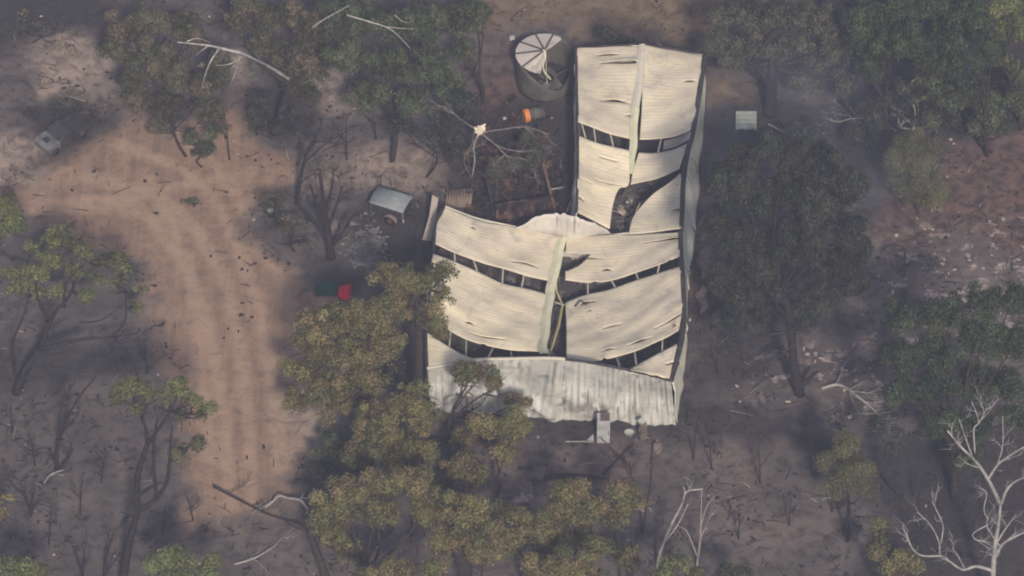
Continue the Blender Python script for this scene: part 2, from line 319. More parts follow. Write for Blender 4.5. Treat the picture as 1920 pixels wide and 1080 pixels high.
def build_ground():
    def axis(lo, hi, step, far):
        core = list(np.arange(lo, hi + step / 2, step)); out = []; d = step
        x = hi
        while x < far: d *= 1.6; x += d; out.append(x)
        inn = []; d = step; x = lo
        while x > -far: d *= 1.6; x -= d; inn.append(x)
        return np.array(inn[::-1] + core + out)
    xs = axis(-34, 34, 0.17, 600); ys = axis(-28, 32, 0.17, 600)
    X, Y = np.meshgrid(xs, ys); X1, Y1 = X.ravel(), Y.ravel()
    tr = noisy(poly_sd(TRACK, X1, Y1), X1, Y1, 1.3, 1.3, 1)
    def mx(lst, w, amp, sd): return np.max([noisy(poly_sd(p, X1, Y1), X1, Y1, w, amp, sd + k) for k, p in enumerate(lst)], axis=0)
    sa = mx(SAND, 1.6, 1.4, 11); ta = mx(TAN, 1.2, 1.2, 21); rl = mx(REDL, 2.0, 2.0, 31); ash = mx(ASH, 2.0, 1.5, 41); pk = mx(PINK, 1.2, 0.9, 51); char_sh = mx(CHAR_SHADE, 1.6, 1.5, 61)
    Z = 0.10 * (fbm(X1, Y1, 0.25, 3, 7) - 0.5) + 0.10 * (fbm(X1, Y1, 1.3, 3, 8) - 0.5) * (1 - 0.7 * tr)
    Z = Z - 0.03
    nx, ny = len(xs), len(ys)
    idx = np.arange(nx * ny).reshape(ny, nx)
    F = np.stack([idx[:-1, :-1], idx[:-1, 1:], idx[1:, 1:], idx[1:, :-1]], -1).reshape(-1, 4)
    me = raw_mesh('ground', np.stack([X1, Y1, Z], 1), F)
    for nm, ch in (('soil', (tr, sa, ta, rl)), ('soil_more', (ash, pk, char_sh, rut_map(X1, Y1)))):
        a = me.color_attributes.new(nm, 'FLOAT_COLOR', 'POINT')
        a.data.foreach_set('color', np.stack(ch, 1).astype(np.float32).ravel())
    me.polygons.foreach_set('use_smooth', np.ones(len(F), bool))
    t = NT('burnt_ground'); ob = t.coord()
    a1 = t.new('ShaderNodeAttribute', attribute_name='soil'); a2 = t.new('ShaderNodeAttribute', attribute_name='soil_more')
    s1 = t.new('ShaderNodeSeparateColor'); t.l.new(a1.outputs['Color'], s1.inputs[0])
    s2 = t.new('ShaderNodeSeparateColor'); t.l.new(a2.outputs['Color'], s2.inputs[0])
    n1 = t.noise(0.22, 5, 0.6, ob, dist=0.8); n2 = t.noise(1.4, 6, 0.68, ob, dist=0.4); n3 = t.noise(6.0, 4, 0.7, ob)
    burnt = t.mix(t.ramp(n1, [(0.3, 0.0), (0.7, 1.0)]), (0.066, 0.057, 0.055), (0.128, 0.106, 0.099))
    burnt = t.mix(t.ramp(n2, [(0.33, 1.0), (0.52, 0.0)]), burnt, (0.045, 0.039, 0.039))
    burnt = t.mix(t.ramp(n3, [(0.60, 0.0), (0.76, 0.7)]), burnt, (0.17, 0.145, 0.13))
    # trampled track: streaks along the way the wheels went
    stv = t.coord('Object', (1.9, 0.16, 1.0), 0.09)
    n4 = t.math('ADD', t.math('MULTIPLY', t.noise(1.0, 6, 0.68, stv, dist=0.8), 0.6), t.math('MULTIPLY', t.noise(0.5, 5, 0.65, ob, dist=0.6), 0.4))
    track = t.mix(t.ramp(n4, [(0.3, 0.0), (0.68, 1.0)]), (0.150, 0.097, 0.070), (0.300, 0.200, 0.144))
    track = t.mix(t.ramp(n2, [(0.34, 0.5), (0.50, 0.0)]), track, (0.105, 0.072, 0.062))
    track = t.mix(t.ramp(n3, [(0.62, 0.0), (0.75, 0.6)]), track, (0.085, 0.062, 0.055))
    track = t.mix(t.math('MULTIPLY', a2.outputs['Alpha'], t.ramp(n2, [(0.3, 0.25), (0.6, 0.85)])), track, (0.330, 0.222, 0.160))
    col = t.mix(s1.outputs[0], burnt, track)
    sand = t.mix(t.ramp(n2, [(0.36, 0.0), (0.58, 1.0)]), (0.130, 0.098, 0.080), (0.320, 0.245, 0.195))
    col = t.mix(t.math('MULTIPLY', s1.outputs[1], 0.85), col, sand)
    tan = t.mix(t.ramp(n2, [(0.35, 0.0), (0.62, 1.0)]), (0.105, 0.073, 0.050), (0.185, 0.134, 0.092))
    col = t.mix(s1.outputs[2], col, tan)
    red = t.mix(t.ramp(n2, [(0.40, 0.0), (0.6, 1.0)]), (0.055, 0.040, 0.038), (0.135, 0.085, 0.072))
    red = t.mix(t.ramp(n3, [(0.60, 0.0), (0.70, 0.8)]), red, (0.24, 0.19, 0.17))
    col = t.mix(a1.outputs['Alpha'], col, red)
    blot = t.noise(0.9, 7, 0.70, ob, dist=0.25)
    ashf = t.math('MULTIPLY', s2.outputs[0], t.ramp(blot, [(0.545, 0.0), (0.62, 1.0)]))
    col = t.mix(ashf, col, t.mix(n3, (0.19, 0.150, 0.138), (0.46, 0.365, 0.335)))
    col = t.mix(t.math('MULTIPLY', s2.outputs[1], 0.45), col, t.mix(t.ramp(n2, [(0.35, 0.0), (0.6, 1.0)]), (0.085, 0.064, 0.060), (0.195, 0.145, 0.128)))
    col = t.mix(t.math('MULTIPLY', s2.outputs[2], t.ramp(n3, [(0.4, 0.92), (0.78, 0.45)])), col, (0.030, 0.027, 0.029))  # darkens charred soil and the painted shadows alike
    t.col(col)
    hb = t.math('ADD', n2, t.math('MULTIPLY', n3, 0.5)); t.bump(hb, 0.7, 0.12)
    t.b.inputs['Roughness'].default_value = 0.95; t.b.inputs['Specular IOR Level'].default_value = 0.05
    me.materials.append(t.m)
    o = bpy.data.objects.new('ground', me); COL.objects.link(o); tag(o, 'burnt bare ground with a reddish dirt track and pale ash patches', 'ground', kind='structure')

def raw_mesh(name, verts, faces):
    me = bpy.data.meshes.new(name); n = faces.shape[1]
    me.vertices.add(len(verts)); me.vertices.foreach_set('co', np.ascontiguousarray(verts, np.float32).ravel())
    me.loops.add(faces.size); me.loops.foreach_set('vertex_index', np.ascontiguousarray(faces, np.int32).ravel())
    me.polygons.add(len(faces)); me.polygons.foreach_set('loop_start', np.arange(0, faces.size, n, dtype=np.int32))
    me.update(calc_edges=True); return me
build_ground()

# ------------------------------------------------------------------ the burnt shed
EAVE = 3.2
def edge(pts, zr, ze=EAVE, lin=False):
    """pixel points from eave to ridge; heights follow a sagging sheet from ze to zr"""
    x0, x1 = pts[0][0], pts[-1][0]; out = []
    for p in pts:
        t = (p[0] - x0) / (x1 - x0 + 1e-9); k = t if lin else math.sin(t * math.pi / 2)
        out.append(G(p[0], p[1], ze + (zr - ze) * k))
    return out
def resample(pts, n):
    sm = np.array(smoothpath(pts, 80)); d = np.r_[0, np.cumsum(np.linalg.norm(np.diff(sm, axis=0), axis=1))]
    t = np.linspace(0, d[-1], n); return np.stack([np.interp(t, d, sm[:, k]) for k in range(3)], 1)

def sheet(name, rows, mat, parent, seed, lap=0.76, nu=48, gape=0.18, gape_p=0.6, hole=None, axis=(0, 0, 1), rough=0.05, thick=0.03, nsub=5):
    """a run of lapped sheets lofted through rows; here and there the near edge of a sheet has lifted off the next one"""
    rnd = random.Random(seed); R = [resample(r, nu) for r in rows]
    mids = [r[nu // 2] for r in R]; L = np.r_[0, np.cumsum([np.linalg.norm(mids[k + 1] - mids[k]) for k in range(len(mids) - 1)])]
    ns = max(1, int(round(L[-1] / lap))); axis = np.asarray(axis, float)
    width = float(np.linalg.norm(R[0][-1] - R[0][0]) + np.linalg.norm(R[-1][-1] - R[-1][0])) / 2
    cols = [np.array(smoothpath([r[i] for r in R], ns * nsub + 1)) for i in range(nu)] if len(R) > 2 else [np.array([R[0][i] + (R[1][i] - R[0][i]) * t for t in np.linspace(0, 1, ns * nsub + 1)]) for i in range(nu)]
    grid = np.stack(cols, 1)                                   # rows x nu x 3
    us = np.linspace(0, 1, nu) * width; V_, F_, UV = [], [], []; prev = None; prevl = np.zeros(nu)
    for k in range(ns):
        bumps = []
        if rnd.random() < gape_p + 0.25:
            for _ in range(rnd.choice((1, 1, 2, 3))):
                if rnd.random() < gape_p: bumps.append((rnd.uniform(0.05, 0.95) * width, rnd.choice((0.12, 0.2, 0.3, 0.45, 0.7)) * rnd.uniform(0.8, 1.2), rnd.uniform(0.25, 1.0) * gape))
        ids = []
        for j in range(nsub + 1):
            row = grid[k * nsub + j]; v = j / nsub; line = []; tt = k + v
            for i in range(nu):
                up = sum(a * math.exp(-((us[i] - c) / w) ** 2) for c, w, a in bumps) * v ** 2
                if j == nsub and up < 0.012: up = 0.0
                w_ = rough * 1.6 * (math.sin(us[i] * 0.9 + tt * 0.45 + seed) * math.sin(tt * 1.1 + seed * 2) + 0.6 * math.sin(us[i] * 2.3 - tt * 0.8 + seed * 3) * math.sin(tt * 2.2 + us[i] * 0.3))
                if j == 0 and prev is not None and prevl[i] == 0.0: line.append(prev[i]); continue
                V_.append(row[i] + axis * (up + w_)); UV.append((us[i], tt * L[-1] / ns)); line.append(len(V_) - 1)
                if j == nsub: prevl[i] = up
            ids.append(line)
        prev = ids[-1]
        for j in range(nsub):
            for i in range(nu - 1): F_.append((ids[j][i], ids[j][i + 1], ids[j + 1][i + 1], ids[j + 1][i]))
    V_ = np.array(V_)
    if hole:
        c = np.array([V_[list(f)].mean(0) for f in F_]); px, py = proj(c)
        keep = np.ones(len(F_), bool)
        for h in hole: keep &= poly_sd(h, px, py) < 0
        F_ = [f for f, kk in zip(F_, keep) if kk]
    o = _wloc(parent)
    me = bpy.data.meshes.new(name); me.from_pydata([tuple(p - np.array(o)) for p in V_], [], F_); me.update()
    uvl = me.uv_layers.new(name='sheet'); li = np.empty(len(me.loops), np.int32); me.loops.foreach_get('vertex_index', li)
    uvl.data.foreach_set('uv', np.array(UV, np.float32)[li].ravel())
    me.polygons.foreach_set('use_smooth', np.ones(len(me.polygons), bool))
    me.materials.append(mat); ob = bpy.data.objects.new(name, me); COL.objects.link(ob); ob.parent = parent
    sol = ob.modifiers.new('thickness', 'SOLIDIFY'); sol.thickness = thick; sol.offset = 0
    return ob

shed_base = G(1040, 740); shed_base[2] = 0
SHED = empty('burnt_shed', shed_base, 'long L-shaped cream metal shed gutted by fire, its roof sagging and torn open', 'shed')

gap1_lt = [(1084, 231), (1115, 243), (1150, 252), (1185, 260)]; gap1_lb = [(1086, 254), (1115, 266), (1150, 276), (1180, 283)]
gap1_rt = [(1297, 243), (1262, 256), (1230, 262), (1199, 262)]; gap1_rb = [(1292, 266), (1262, 279), (1230, 285), (1198, 286)]
gap3_lt = [(816, 457), (893, 490), (960, 510), (1030, 527)]; gap3_lb = [(812, 477), (853, 492), (940, 527), (1027, 551)]
gap3_rt = [(1274, 483), (1193, 510), (1127, 530), (1060, 527)]; gap3_rb = [(1278, 499), (1227, 514), (1160, 537), (1107, 551), (1060, 567)]
gap4_lt = [(800, 592), (832, 613), (877, 637), (927, 652), (1012, 661)]; gap4_lb = [(800, 622), (838, 648), (865, 664), (892, 674)]
gap4_rt = [(1273, 617), (1240, 638), (1180, 663), (1117, 677), (1062, 672)]; gap4_rb = [(1270, 645), (1235, 662), (1210, 675), (1180, 690)]
FR_RIDGE = 4.25
# rear wing
sheet('roof_sheet', [edge([(1082, 91), (1140, 87), (1199, 85)], 3.9, lin=True), edge([(1082, 130), (1140, 132), (1197, 132)], 3.65), edge([(1083, 184), (1140, 196), (1190, 203)], 3.15), edge(gap1_lt, 2.7)], M_ROOF, SHED, 1, gape_p=0.4)
sheet('roof_sheet', [edge([(1321, 104), (1265, 94), (1209, 86)], 3.9, lin=True), edge([(1315, 145), (1265, 143), (1206, 133)], 3.65), edge([(1308, 195), (1265, 203), (1203, 206)], 3.15), edge(gap1_rt, 2.7)], M_ROOF, SHED, 2, gape_p=0.4)
sheet('roof_sheet', [edge(gap1_lb, 2.6), edge([(1085, 285), (1130, 303), (1181, 318)], 2.3), edge([(1084, 318), (1130, 338), (1178, 348)], 2.1), edge([(1083, 336), (1120, 352), (1162, 352)], 2.1), edge([(1083, 358), (1118, 377), (1150, 380)], 2.1), edge([(1083, 398), (1110, 414), (1143, 431)], 1.8)], M_ROOF_LIT, SHED, 3, gape=0.08, gape_p=0.4, rough=0.05)
sheet('roof_sheet', [edge(gap1_rb, 2.6), edge([(1282, 292), (1240, 311), (1188, 316)], 2.3), edge([(1274, 318), (1227, 336), (1182, 344)], 2.1)], M_ROOF, SHED, 4, gape_p=0.2)
sheet('hanging_sheet', [edge([(1297, 246), (1270, 256), (1245, 263)], 2.4), edge([(1292, 264), (1268, 274), (1243, 280)], 2.2)], M_ROOFG, SHED, 5, gape=0)
# front hall, left slope
B1 = sheet('roof_sheet', [edge([(835, 388), (893, 410), (960, 425), (1050, 446)], 1.9), edge([(820, 420), (890, 450), (960, 468), (1042, 487)], 1.8), edge(gap3_lt, 1.7)], M_ROOF, SHED, 6, gape=0.13, gape_p=0.6, nu=90)
sheet('roof_sheet', [edge(gap3_lb, 1.7), edge([(803, 535), (870, 575), (940, 597), (1020, 606)], 2.05), edge(gap4_lt, 2.5)], M_ROOF_LIT, SHED, 7, gape=0.13, gape_p=0.6, nu=90)
sheet('roof_sheet', [edge(gap4_lb, 3.3), edge([(803, 692), (845, 684), (893, 677)], 3.62, lin=True)], M_ROOF_LIT, SHED, 8, gape=0)
# front hall, right slope
sheet('roof_sheet', [edge([(1276, 324), (1262, 339)], 3.05), edge([(1279, 360), (1252, 362), (1225, 363)], 2.75), edge([(1279, 400), (1235, 402), (1190, 402)], 2.35), edge([(1278, 432), (1230, 436), (1178, 438)], 2.34)], M_ROOF, SHED, 9, gape=0.1, gape_p=0.4)
sheet('roof_sheet', [edge([(1278, 434), (1178, 440), (1062, 448)], 1.9), edge([(1276, 456), (1170, 480), (1060, 486)], 1.8), edge(gap3_rt, 1.7)], M_ROOF, SHED, 10, gape=0.17, gape_p=0.8, nu=120, nsub=8,
      hole=[[(1040, 475), (1100, 475), (1107, 478), (1098, 487), (1088, 496), (1076, 503), (1060, 509), (1040, 512)]])
sheet('roof_sheet', [edge(gap3_rb, 1.7), edge([(1282, 560), (1200, 597), (1130, 613), (1062, 618)], 2.1), edge(gap4_rt, 2.6)], M_ROOF, SHED, 11, gape=0.22, gape_p=0.75, nu=90)
sheet('roof_sheet', [edge(gap4_rb, 3.35), edge([(1259, 714), (1220, 705), (1182, 695)], 3.6, lin=True)], M_ROOF, SHED, 12, gape=0.08)

def purlins(tops, bots, xs, ztop, zbot, ze=EAVE, zbot_front=None):
    A = edge(tops, ztop); B = edge(bots, zbot) if zbot_front is None else zbot_front
    for x, xb in xs:
        def at(E, x):
            sm = np.array(smoothpath(E, 60)); px, _ = proj(sm); k = int(np.argmin(abs(px - x))); return sm[k]
        a = at(A, x); b = at(B, xb); d = (b - a) / (np.linalg.norm(b - a) + 1e-9)
        jr = random.Random(int(x * 7)); a = a + np.array([jr.uniform(-.22, .22), 0, jr.uniform(-.06, .03)]); b = b + np.array([jr.uniform(-.22, .22), 0, jr.uniform(-.06, .03)]); m = MB(); m.bar(a - d * 0.35 - np.array([0, 0, 0.10]), b + d * 0.35 - np.array([0, 0, 0.10]), 0.075, 0.10)
        m.build('purlin', M_PURLIN, SHED)
purlins(gap1_lt, gap1_lb, [(1096, 1097), (1118, 1117), (1150, 1149)], 2.7, 2.6)
purlins(gap1_rt, gap1_rb, [(1233, 1232)], 2.7, 2.6)
purlins(gap3_lt, gap3_lb, [(857, 857), (894, 894), (940, 940), (984, 983)], 1.7, 1.7)
purlins(gap3_rt, gap3_rb, [(1105, 1109), (1150, 1153), (1196, 1198), (1235, 1235)], 1.7, 1.7)
front_top_px = [(801, 692, 3.2), (850, 683, 3.45), (892, 676, 3.68), (960, 674, 3.95), (1031, 673, FR_RIDGE), (1070, 676, 4.1), (1112, 682, 3.9), (1150, 689, 3.72), (1187, 697, 3.55), (1225, 706, 3.36), (1258, 715, 3.2)]
FT = [G(*p) for p in front_top_px]
purlins(gap4_lt, None, [(842, 838), (880, 874), (921, 914), (965, 958)], 2.5, 0, zbot_front=FT[:5])
purlins(gap4_rt, None, [(1157, 1157), (1197, 1199), (1237, 1240)], 2.6, 0, zbot_front=FT[5:])

# ridge capping: folded strips
def capping(px_pts, w, mat, seed=0):
    rnd = random.Random(seed); P = [G(*p) for p in px_pts]; sm = smoothpath(P, 5 * len(P)); m = MB(); vs = []
    for k, p in enumerate(sm):
        wk = w; j = 0.03 * math.sin(k * 0.7 + seed)
        for dx, dz in ((-wk / 2, -0.07), (0, 0.03), (wk / 2, -0.07)): vs.append(p + np.array([dx + j, 0, dz + 0.08]))
    m.add(vs, [(k * 3 + i, (k + 1) * 3 + i, (k + 1) * 3 + i + 1, k * 3 + i + 1) for k in range(len(sm) - 1) for i in (0, 1)])
    o = m.build('ridge_cap', mat, SHED); s = o.modifiers.new('thickness', 'SOLIDIFY'); s.thickness = 0.02
capping([(1204, 84, 3.95), (1199, 140, 3.65), (1192, 205, 3.2)], 0.42, M_CAPW, 1)
capping([(1191, 203, 3.22), (1188, 260, 2.75), (1184, 300, 2.4), (1182, 328, 2.15)], 0.42, M_CAP, 2)
capping([(1055, 446, 1.95), (1044, 490, 1.85), (1033, 540, 1.75), (1030, 560, 1.8), (1023, 610, 2.1), (1018, 645, 2.45), (1020, 664, 2.9)], 0.50, M_CAP, 3)
m = MB()
m.tube([G(1041, 510, 1.9), G(1043, 545, 1.4), G(1055, 572, 1.3), G(1048, 610, 1.4), G(1030, 668, 1.6)], 0.06, 5); m.build('fallen_rafter', simple('yellow_primer', (0.35, 0.31, 0.12), (0.46, 0.41, 0.2), 4), SHED)
m = MB(); m.tube([G(1041, 567, 1.5), G(1058, 572, 1.6)], 0.05, 5); m.build('bent_strut', M_PURLIN, SHED); m = MB(); m.tube([G(1030, 655, 1.6), G(1040, 668, 1.4)], 0.05, 5); m.build('bent_strut', M_PURLIN, SHED)
m = MB(); m.tube([G(1078, 575, 2.0), G(1089, 563, 2.25), G(1099, 572, 2.05)], 0.05, 5); m.build('bent_bracket', M_GUTTER, SHED)
m = MB(); m.bar(G(1238, 442, 2.4), G(1190, 395, 2.3), 0.05, 0.05)
sheet('hanging_sheet', [[G(1200, 381, 2.35), G(1191, 400, 2.3)], [G(1192, 398, 1.5), G(1178, 437, 1.4)]], M_CAP, SHED, 31, gape=0, nu=8)

# gutters along the eaves, edge trims
def strip(name, pts, r, mat, flat=1.0):
    P = smoothpath([G(*p) for p in pts], 6 * len(pts)); m = MB(); m.tube(P, r, 6); return m.build(name, mat, SHED)
R_EAVE = [(1322, 103), (1313, 165), (1300, 243), (1288, 290), (1281, 345), (1279, 400), (1276, 467), (1280, 520), (1283, 580), (1280, 625), (1272, 662), (1258, 714)]
strip('gutter', [(x, y, EAVE - 0.02) for x, y in R_EAVE], 0.15, M_GUTTER)
strip('gutter', [(1080, 91, EAVE), (1081, 160, EAVE), (1083, 240, EAVE), (1083, 320, EAVE), (1081, 397, EAVE)], 0.09, M_GUTTER)
strip('gutter', [(833, 388, EAVE), (820, 410, EAVE), (814, 457, EAVE), (808, 520, EAVE), (801, 590, EAVE), (799, 640, EAVE), (801, 692, EAVE)], 0.08, M_GUTTER)
strip('barge_board', [(1080, 90, 3.22), (1140, 87, 3.6), (1203, 83, 3.95), (1265, 92, 3.6), (1322, 102, 3.22)], 0.06, M_GUTTER)
P = smoothpath(FT, 50); m = MB(); m.tube([p + np.array([0, 0.02, 0.03]) for p in P[:24]], 0.09, 6); m.build('barge_board', M_CAPW, SHED)
m = MB(); m.tube([p + np.array([0, 0.02, 0.03]) for p in P[23:]], 0.08, 6); m.build('barge_board', M_GUTTER, SHED)
strip('barge_board', [(835, 387, 3.22), (893, 409, 2.6), (960, 424, 2.2), (1050, 445, 1.95), (1120, 443, 2.1), (1178, 437, 2.4)], 0.05, M_CAPW)

# front wall: crumpled, ribs upright
base_px = [(806, 772), (852, 774), (892, 776), (955, 781), (1010, 786), (1065, 788), (1112, 789), (1150, 793), (1190, 797), (1228, 798), (1267, 796)]
FB = [G(x, y, 0.0) for x, y in base_px]
rows = []
rndw = random.Random(9)
FTs, FBs = smoothpath(FT, 61), smoothpath(FB, 61)
for k in range(61):
    a, b = FTs[k], FBs[k].copy(); col = []
    px0, _ = proj(b); b[2] = max(0.0, 0.04 + 0.12 * math.sin(px0 * 0.045) + 0.10 * math.sin(px0 * 0.13 + 1)) if px0 < 1245 else 0.0; b[1] -= 0.3 if px0 < 1045 else 0.0
    for t in np.linspace(0, 1, 17):
        p = a + (b - a) * t; px, py = proj(p)
        out = 0.16 * math.sin(t * math.pi) * math.sin(px * 0.035 + 0.5) + 0.10 * math.sin(t * math.pi) * math.sin(px * 0.12 + 5 * t) + 0.05 * math.sin(px * 0.31 + 3 * math.sin(t * 4)) * t
        cr = float(np.interp(px, [800, 820, 900, 947, 973, 1000, 1040], [735, 738, 731, 720, 733, 763, 779])); w = float(np.clip((1046 - px) / 12, 0, 1))
        d = (py - cr); out += w * (0.38 * math.exp(-(d / 9) ** 2) - (0.32 * min(1, d / 30) if d > 0 else 0))
        out += 0.50 * math.exp(-((px - 1085) / 38) ** 2 - ((py - 738) / 20) ** 2) - 0.40 * math.exp(-((px - 1240) / 16) ** 2 - ((py - 752) / 22) ** 2) - 0.30 * math.exp(-((px - 1130) / 10) ** 2 - ((py - 775) / 14) ** 2)
        out += 0.30 * math.exp(-((px - 1195) / 14) ** 2 - ((py - 765) / 14) ** 2)
        col.append(p + np.array([0, -out, 0.10 * out]))
    rows.append(col)
sheet('front_wall', rows, M_WALL, SHED, 21, gape=0.22, gape_p=0.8, axis=(0, -1, 0), rough=0.03, nu=60)
# right wall, leaning out
rt = [(x, y) for x, y in R_EAVE]
rb = [(1323, 183), (1318, 243), (1312, 322), (1311, 352), (1304, 415), (1299, 475), (1293, 540), (1288, 600), (1285, 660), (1282, 705), (1278, 742), (1272, 794)]
sheet('side_wall', [[G(a[0], a[1], EAVE - 0.08), (G(a[0], a[1], EAVE - 0.08) + G(b[0], b[1])) / 2 + np.array([0.03 * math.sin(k * 2.0), 0, 0]), G(b[0], b[1])] for k, (a, b) in enumerate(zip(rt, rb))], M_WALLR, SHED, 22, gape=0.12, gape_p=0.5, axis=(1, 0, 0), nu=12, lap=1.0)
# left walls
lt = [(1081, 92), (1081, 160), (1083, 240), (1083, 320), (1081, 397)]
sheet('side_wall', [[G(x, y, EAVE - 0.06), G(x - (14 if y > 260 else 4), y + 74, 0)] for x, y in lt], M_WALLR, SHED, 23, gape=0.05, axis=(-1, 0, 0), nu=6)
lt = [(833, 390), (820, 410), (814, 457), (808, 520), (801, 590), (799, 640), (801, 692)]
sheet('side_wall', [[G(x, y, EAVE - 0.06), G(x - 9, y + 76, 0)] for x, y in lt], M_CHAR, SHED, 24, gape=0.05, axis=(-1, 0, 0), nu=6)
# rear walls
e = [G(*p) for p in [(1081, 91, 3.15), (1140, 87, 3.5), (1203, 84, 3.85), (1265, 93, 3.5), (1321, 103, 3.15)]]
sheet('rear_wall', [[p, np.array([p[0], p[1] + 0.1, 0])] for p in e], M_WALLR, SHED, 25, gape=0, axis=(0, 1, 0), nu=6)
er = edge([(835, 388), (893, 410), (960, 425), (1050, 446)], 1.9) + edge([(1180, 438), (1120, 443)], 1.9, 2.34)[::-1]
sm = smoothpath(er, 90); cols = []
arc_x = [835, 945, 962, 985, 1005, 1030, 1047, 1053, 1056, 1085, 1111, 1126, 1142, 1185]; arc_h = [0, 0, 3, 17, 27, 34, 38, 34, 43, 42, 33, 18, 2, 0]
rr = random.Random(4)
for p in sm:
    px, py = proj(p); h = float(np.interp(px, arc_x, arc_h)) / 24.3
    lean = 0.25 * math.sin(px * 0.05)
    top = np.array([p[0], p[1] + 0.06 + lean * (h > 0.1), p[2] + h + (rr.uniform(-0.08, 0.06) if h > 0.15 else -0.08)]); cols.append([top, np.array([p[0], p[1] + 0.06, 0.0])])
sheet('rear_wall', cols, sheet_mat('bare_bright_steel', (0.62, 0.57, 0.50), (0.50, 0.47, 0.44), (0.30, 0.22, 0.16), ribs=3.0), SHED, 26, gape=0.1, axis=(0, -1, 0), nu=14, lap=0.9)
# floor slab and what lies on it
fl = [G(*p) for p in [(1081, 160), (1325, 175), (1318, 300), (1300, 440), (1290, 640), (1268, 790), (808, 768), (812, 480), (830, 465), (1075, 470)]]
m = MB(); m.add([p + np.array([0, 0, 0.12]) for p in fl] + [p - np.array([0, 0, 0.2]) for p in fl], [tuple(range(len(fl)))[::-1]] + [(i, (i + 1) % len(fl), (i + 1) % len(fl) + len(fl), i + len(fl)) for i in range(len(fl))]); m.build('floor_slab', M_SLAB, SHED)
import bmesh as _bm
rd = random.Random(12); m = MB(); flx = [(p[0], p[1]) for p in fl]
cnt = 0
while cnt < 420:
    x, y = rd.uniform(790, 1300), rd.uniform(330, 770); p = G(x, y, 0.15)
    if poly_sd(flx, np.array([p[0]]), np.array([p[1]]))[0] < 0.5: continue
    cnt += 1; k = rd.random()
    if k < 0.45: m.box((p[0], p[1], 0.12 + rd.uniform(0.05, 0.25)), (rd.uniform(0.1, 0.7), rd.uniform(0.1, 0.6), rd.uniform(0.05, 0.5)), Matrix.Rotation(rd.uniform(0, 3), 3, 'Z') @ Matrix.Rotation(rd.uniform(-0.4, 0.4), 3, 'X'))
    elif k < 0.75: q = p + np.array([rd.uniform(-1.3, 1.3), rd.uniform(-1.3, 1.3), rd.uniform(0, 0.6)]); m.tube([p, (p + q) / 2 + np.array([0, 0, rd.uniform(-0.1, 0.2)]), q], 0.03, 4)
    else: m.blob((p[0], p[1], 0.15), (rd.uniform(0.15, 0.5), rd.uniform(0.15, 0.5), rd.uniform(0.1, 0.3)), rd)
o = m.build('floor_debris', M_DEBRIS, SHED); o['kind'] = 'stuff'
rd = random.Random(13); m = MB()
for _ in range(70):
    p = G(rd.uniform(1150, 1240), rd.uniform(380, 500), 0.1)
    if rd.random() < 0.6: m.blob((p[0], p[1], 0.2), (rd.uniform(0.1, 0.4), rd.uniform(0.1, 0.4), rd.uniform(0.08, 0.3)), rd)
    else: q = p + np.array([rd.uniform(-1, 1), rd.uniform(-1, 1), rd.uniform(0, 0.9)]); m.tube([p, q], 0.03, 4)
o = m.build('ash_heap', M_ASH, SHED); o['kind'] = 'stuff'

# ------------------------------------------------------------------ water tank with half its roof gone
tc = G(1021, 101, 2.2); R = 53 / S(tc); TB = np.array([tc[0], tc[1], 0])
TANK = empty('water_tank', TB, 'round grey steel water tank with half of its pale segmented roof caved in', 'water tank')
def rim_z(a):   # a: 0 = right, pi/2 = away
    d = (a + math.pi * 0.33 + math.pi) % (2 * math.pi) - math.pi
    return 2.2 - 1.55 * math.exp(-(d / 0.95) ** 2) + 0.05 * math.sin(a * 9) * math.exp(-(d / 1.2) ** 2)
N = 72; m = MB(); vs = []; fs = []
for k in range(N):
    a = 2 * math.pi * k / N; z = rim_z(a)
    for j, t in enumerate(np.linspace(0, 1, 9)):
        r = R * (1 + 0.008 * (j % 2) + 0.03 * math.sin(3 * a + 1) * t); vs.append((TB[0] + r * math.cos(a), TB[1] + r * math.sin(a), z * t))
for k in range(N):
    for j in range(8): fs.append((k * 9 + j, ((k + 1) % N) * 9 + j, ((k + 1) % N) * 9 + j + 1, k * 9 + j + 1))
m.add(vs, fs); o = m.build('tank_wall', M_TANK, TANK, True); s = o.modifiers.new('thickness', 'SOLIDIFY'); s.thickness = 0.04
m = MB(); m.tube([(TB[0] + R * math.cos(a), TB[1] + R * math.sin(a), rim_z(a) + 0.02) for a in np.linspace(0, 2 * math.pi, 60)], 0.03, 5, False); m.build('rim', M_TANK, TANK)
a0, a1 = math.radians(52), math.radians(262); ap = np.array([TB[0], TB[1] - 0.05, 2.5]); m = MB(); n = 40; vs = []; fs = []
rt_ = random.Random(3)
for k in range(n + 1):
    a = a0 + (a1 - a0) * k / n; rim = np.array([TB[0] + R * 1.03 * math.cos(a), TB[1] + R * 1.03 * math.sin(a), 2.24])
    for j in range(7):
        t = j / 6; p = ap + (rim - ap) * t; e_ = 0
        if k < 4 or k > n - 6: e_ = -0.10 * (1 - t) * t * 4 + rt_.uniform(-0.05, 0.02)
        vs.append(p + np.array([0, 0, e_]))
for k in range(n):
    for j in range(6): fs.append((k * 7 + j, k * 7 + j + 1, (k + 1) * 7 + j + 1, (k + 1) * 7 + j))
m.add(vs, fs); o = m.build('tank_roof', M_TANKR, TANK); s = o.modifiers.new('thickness', 'SOLIDIFY'); s.thickness = 0.03
for a in [math.radians(d) for d in (72, 108, 146, 182, 222)]:
    q = np.array([TB[0] + R * 1.03 * math.cos(a), TB[1] + R * 1.03 * math.sin(a), 2.27]); m = MB(); m.bar(ap + (q - ap) * 0.08 + [0, 0, .03], q, 0.09, 0.05); m.build('roof_rib', M_TANK, TANK)
rt_ = random.Random(8); m = MB()
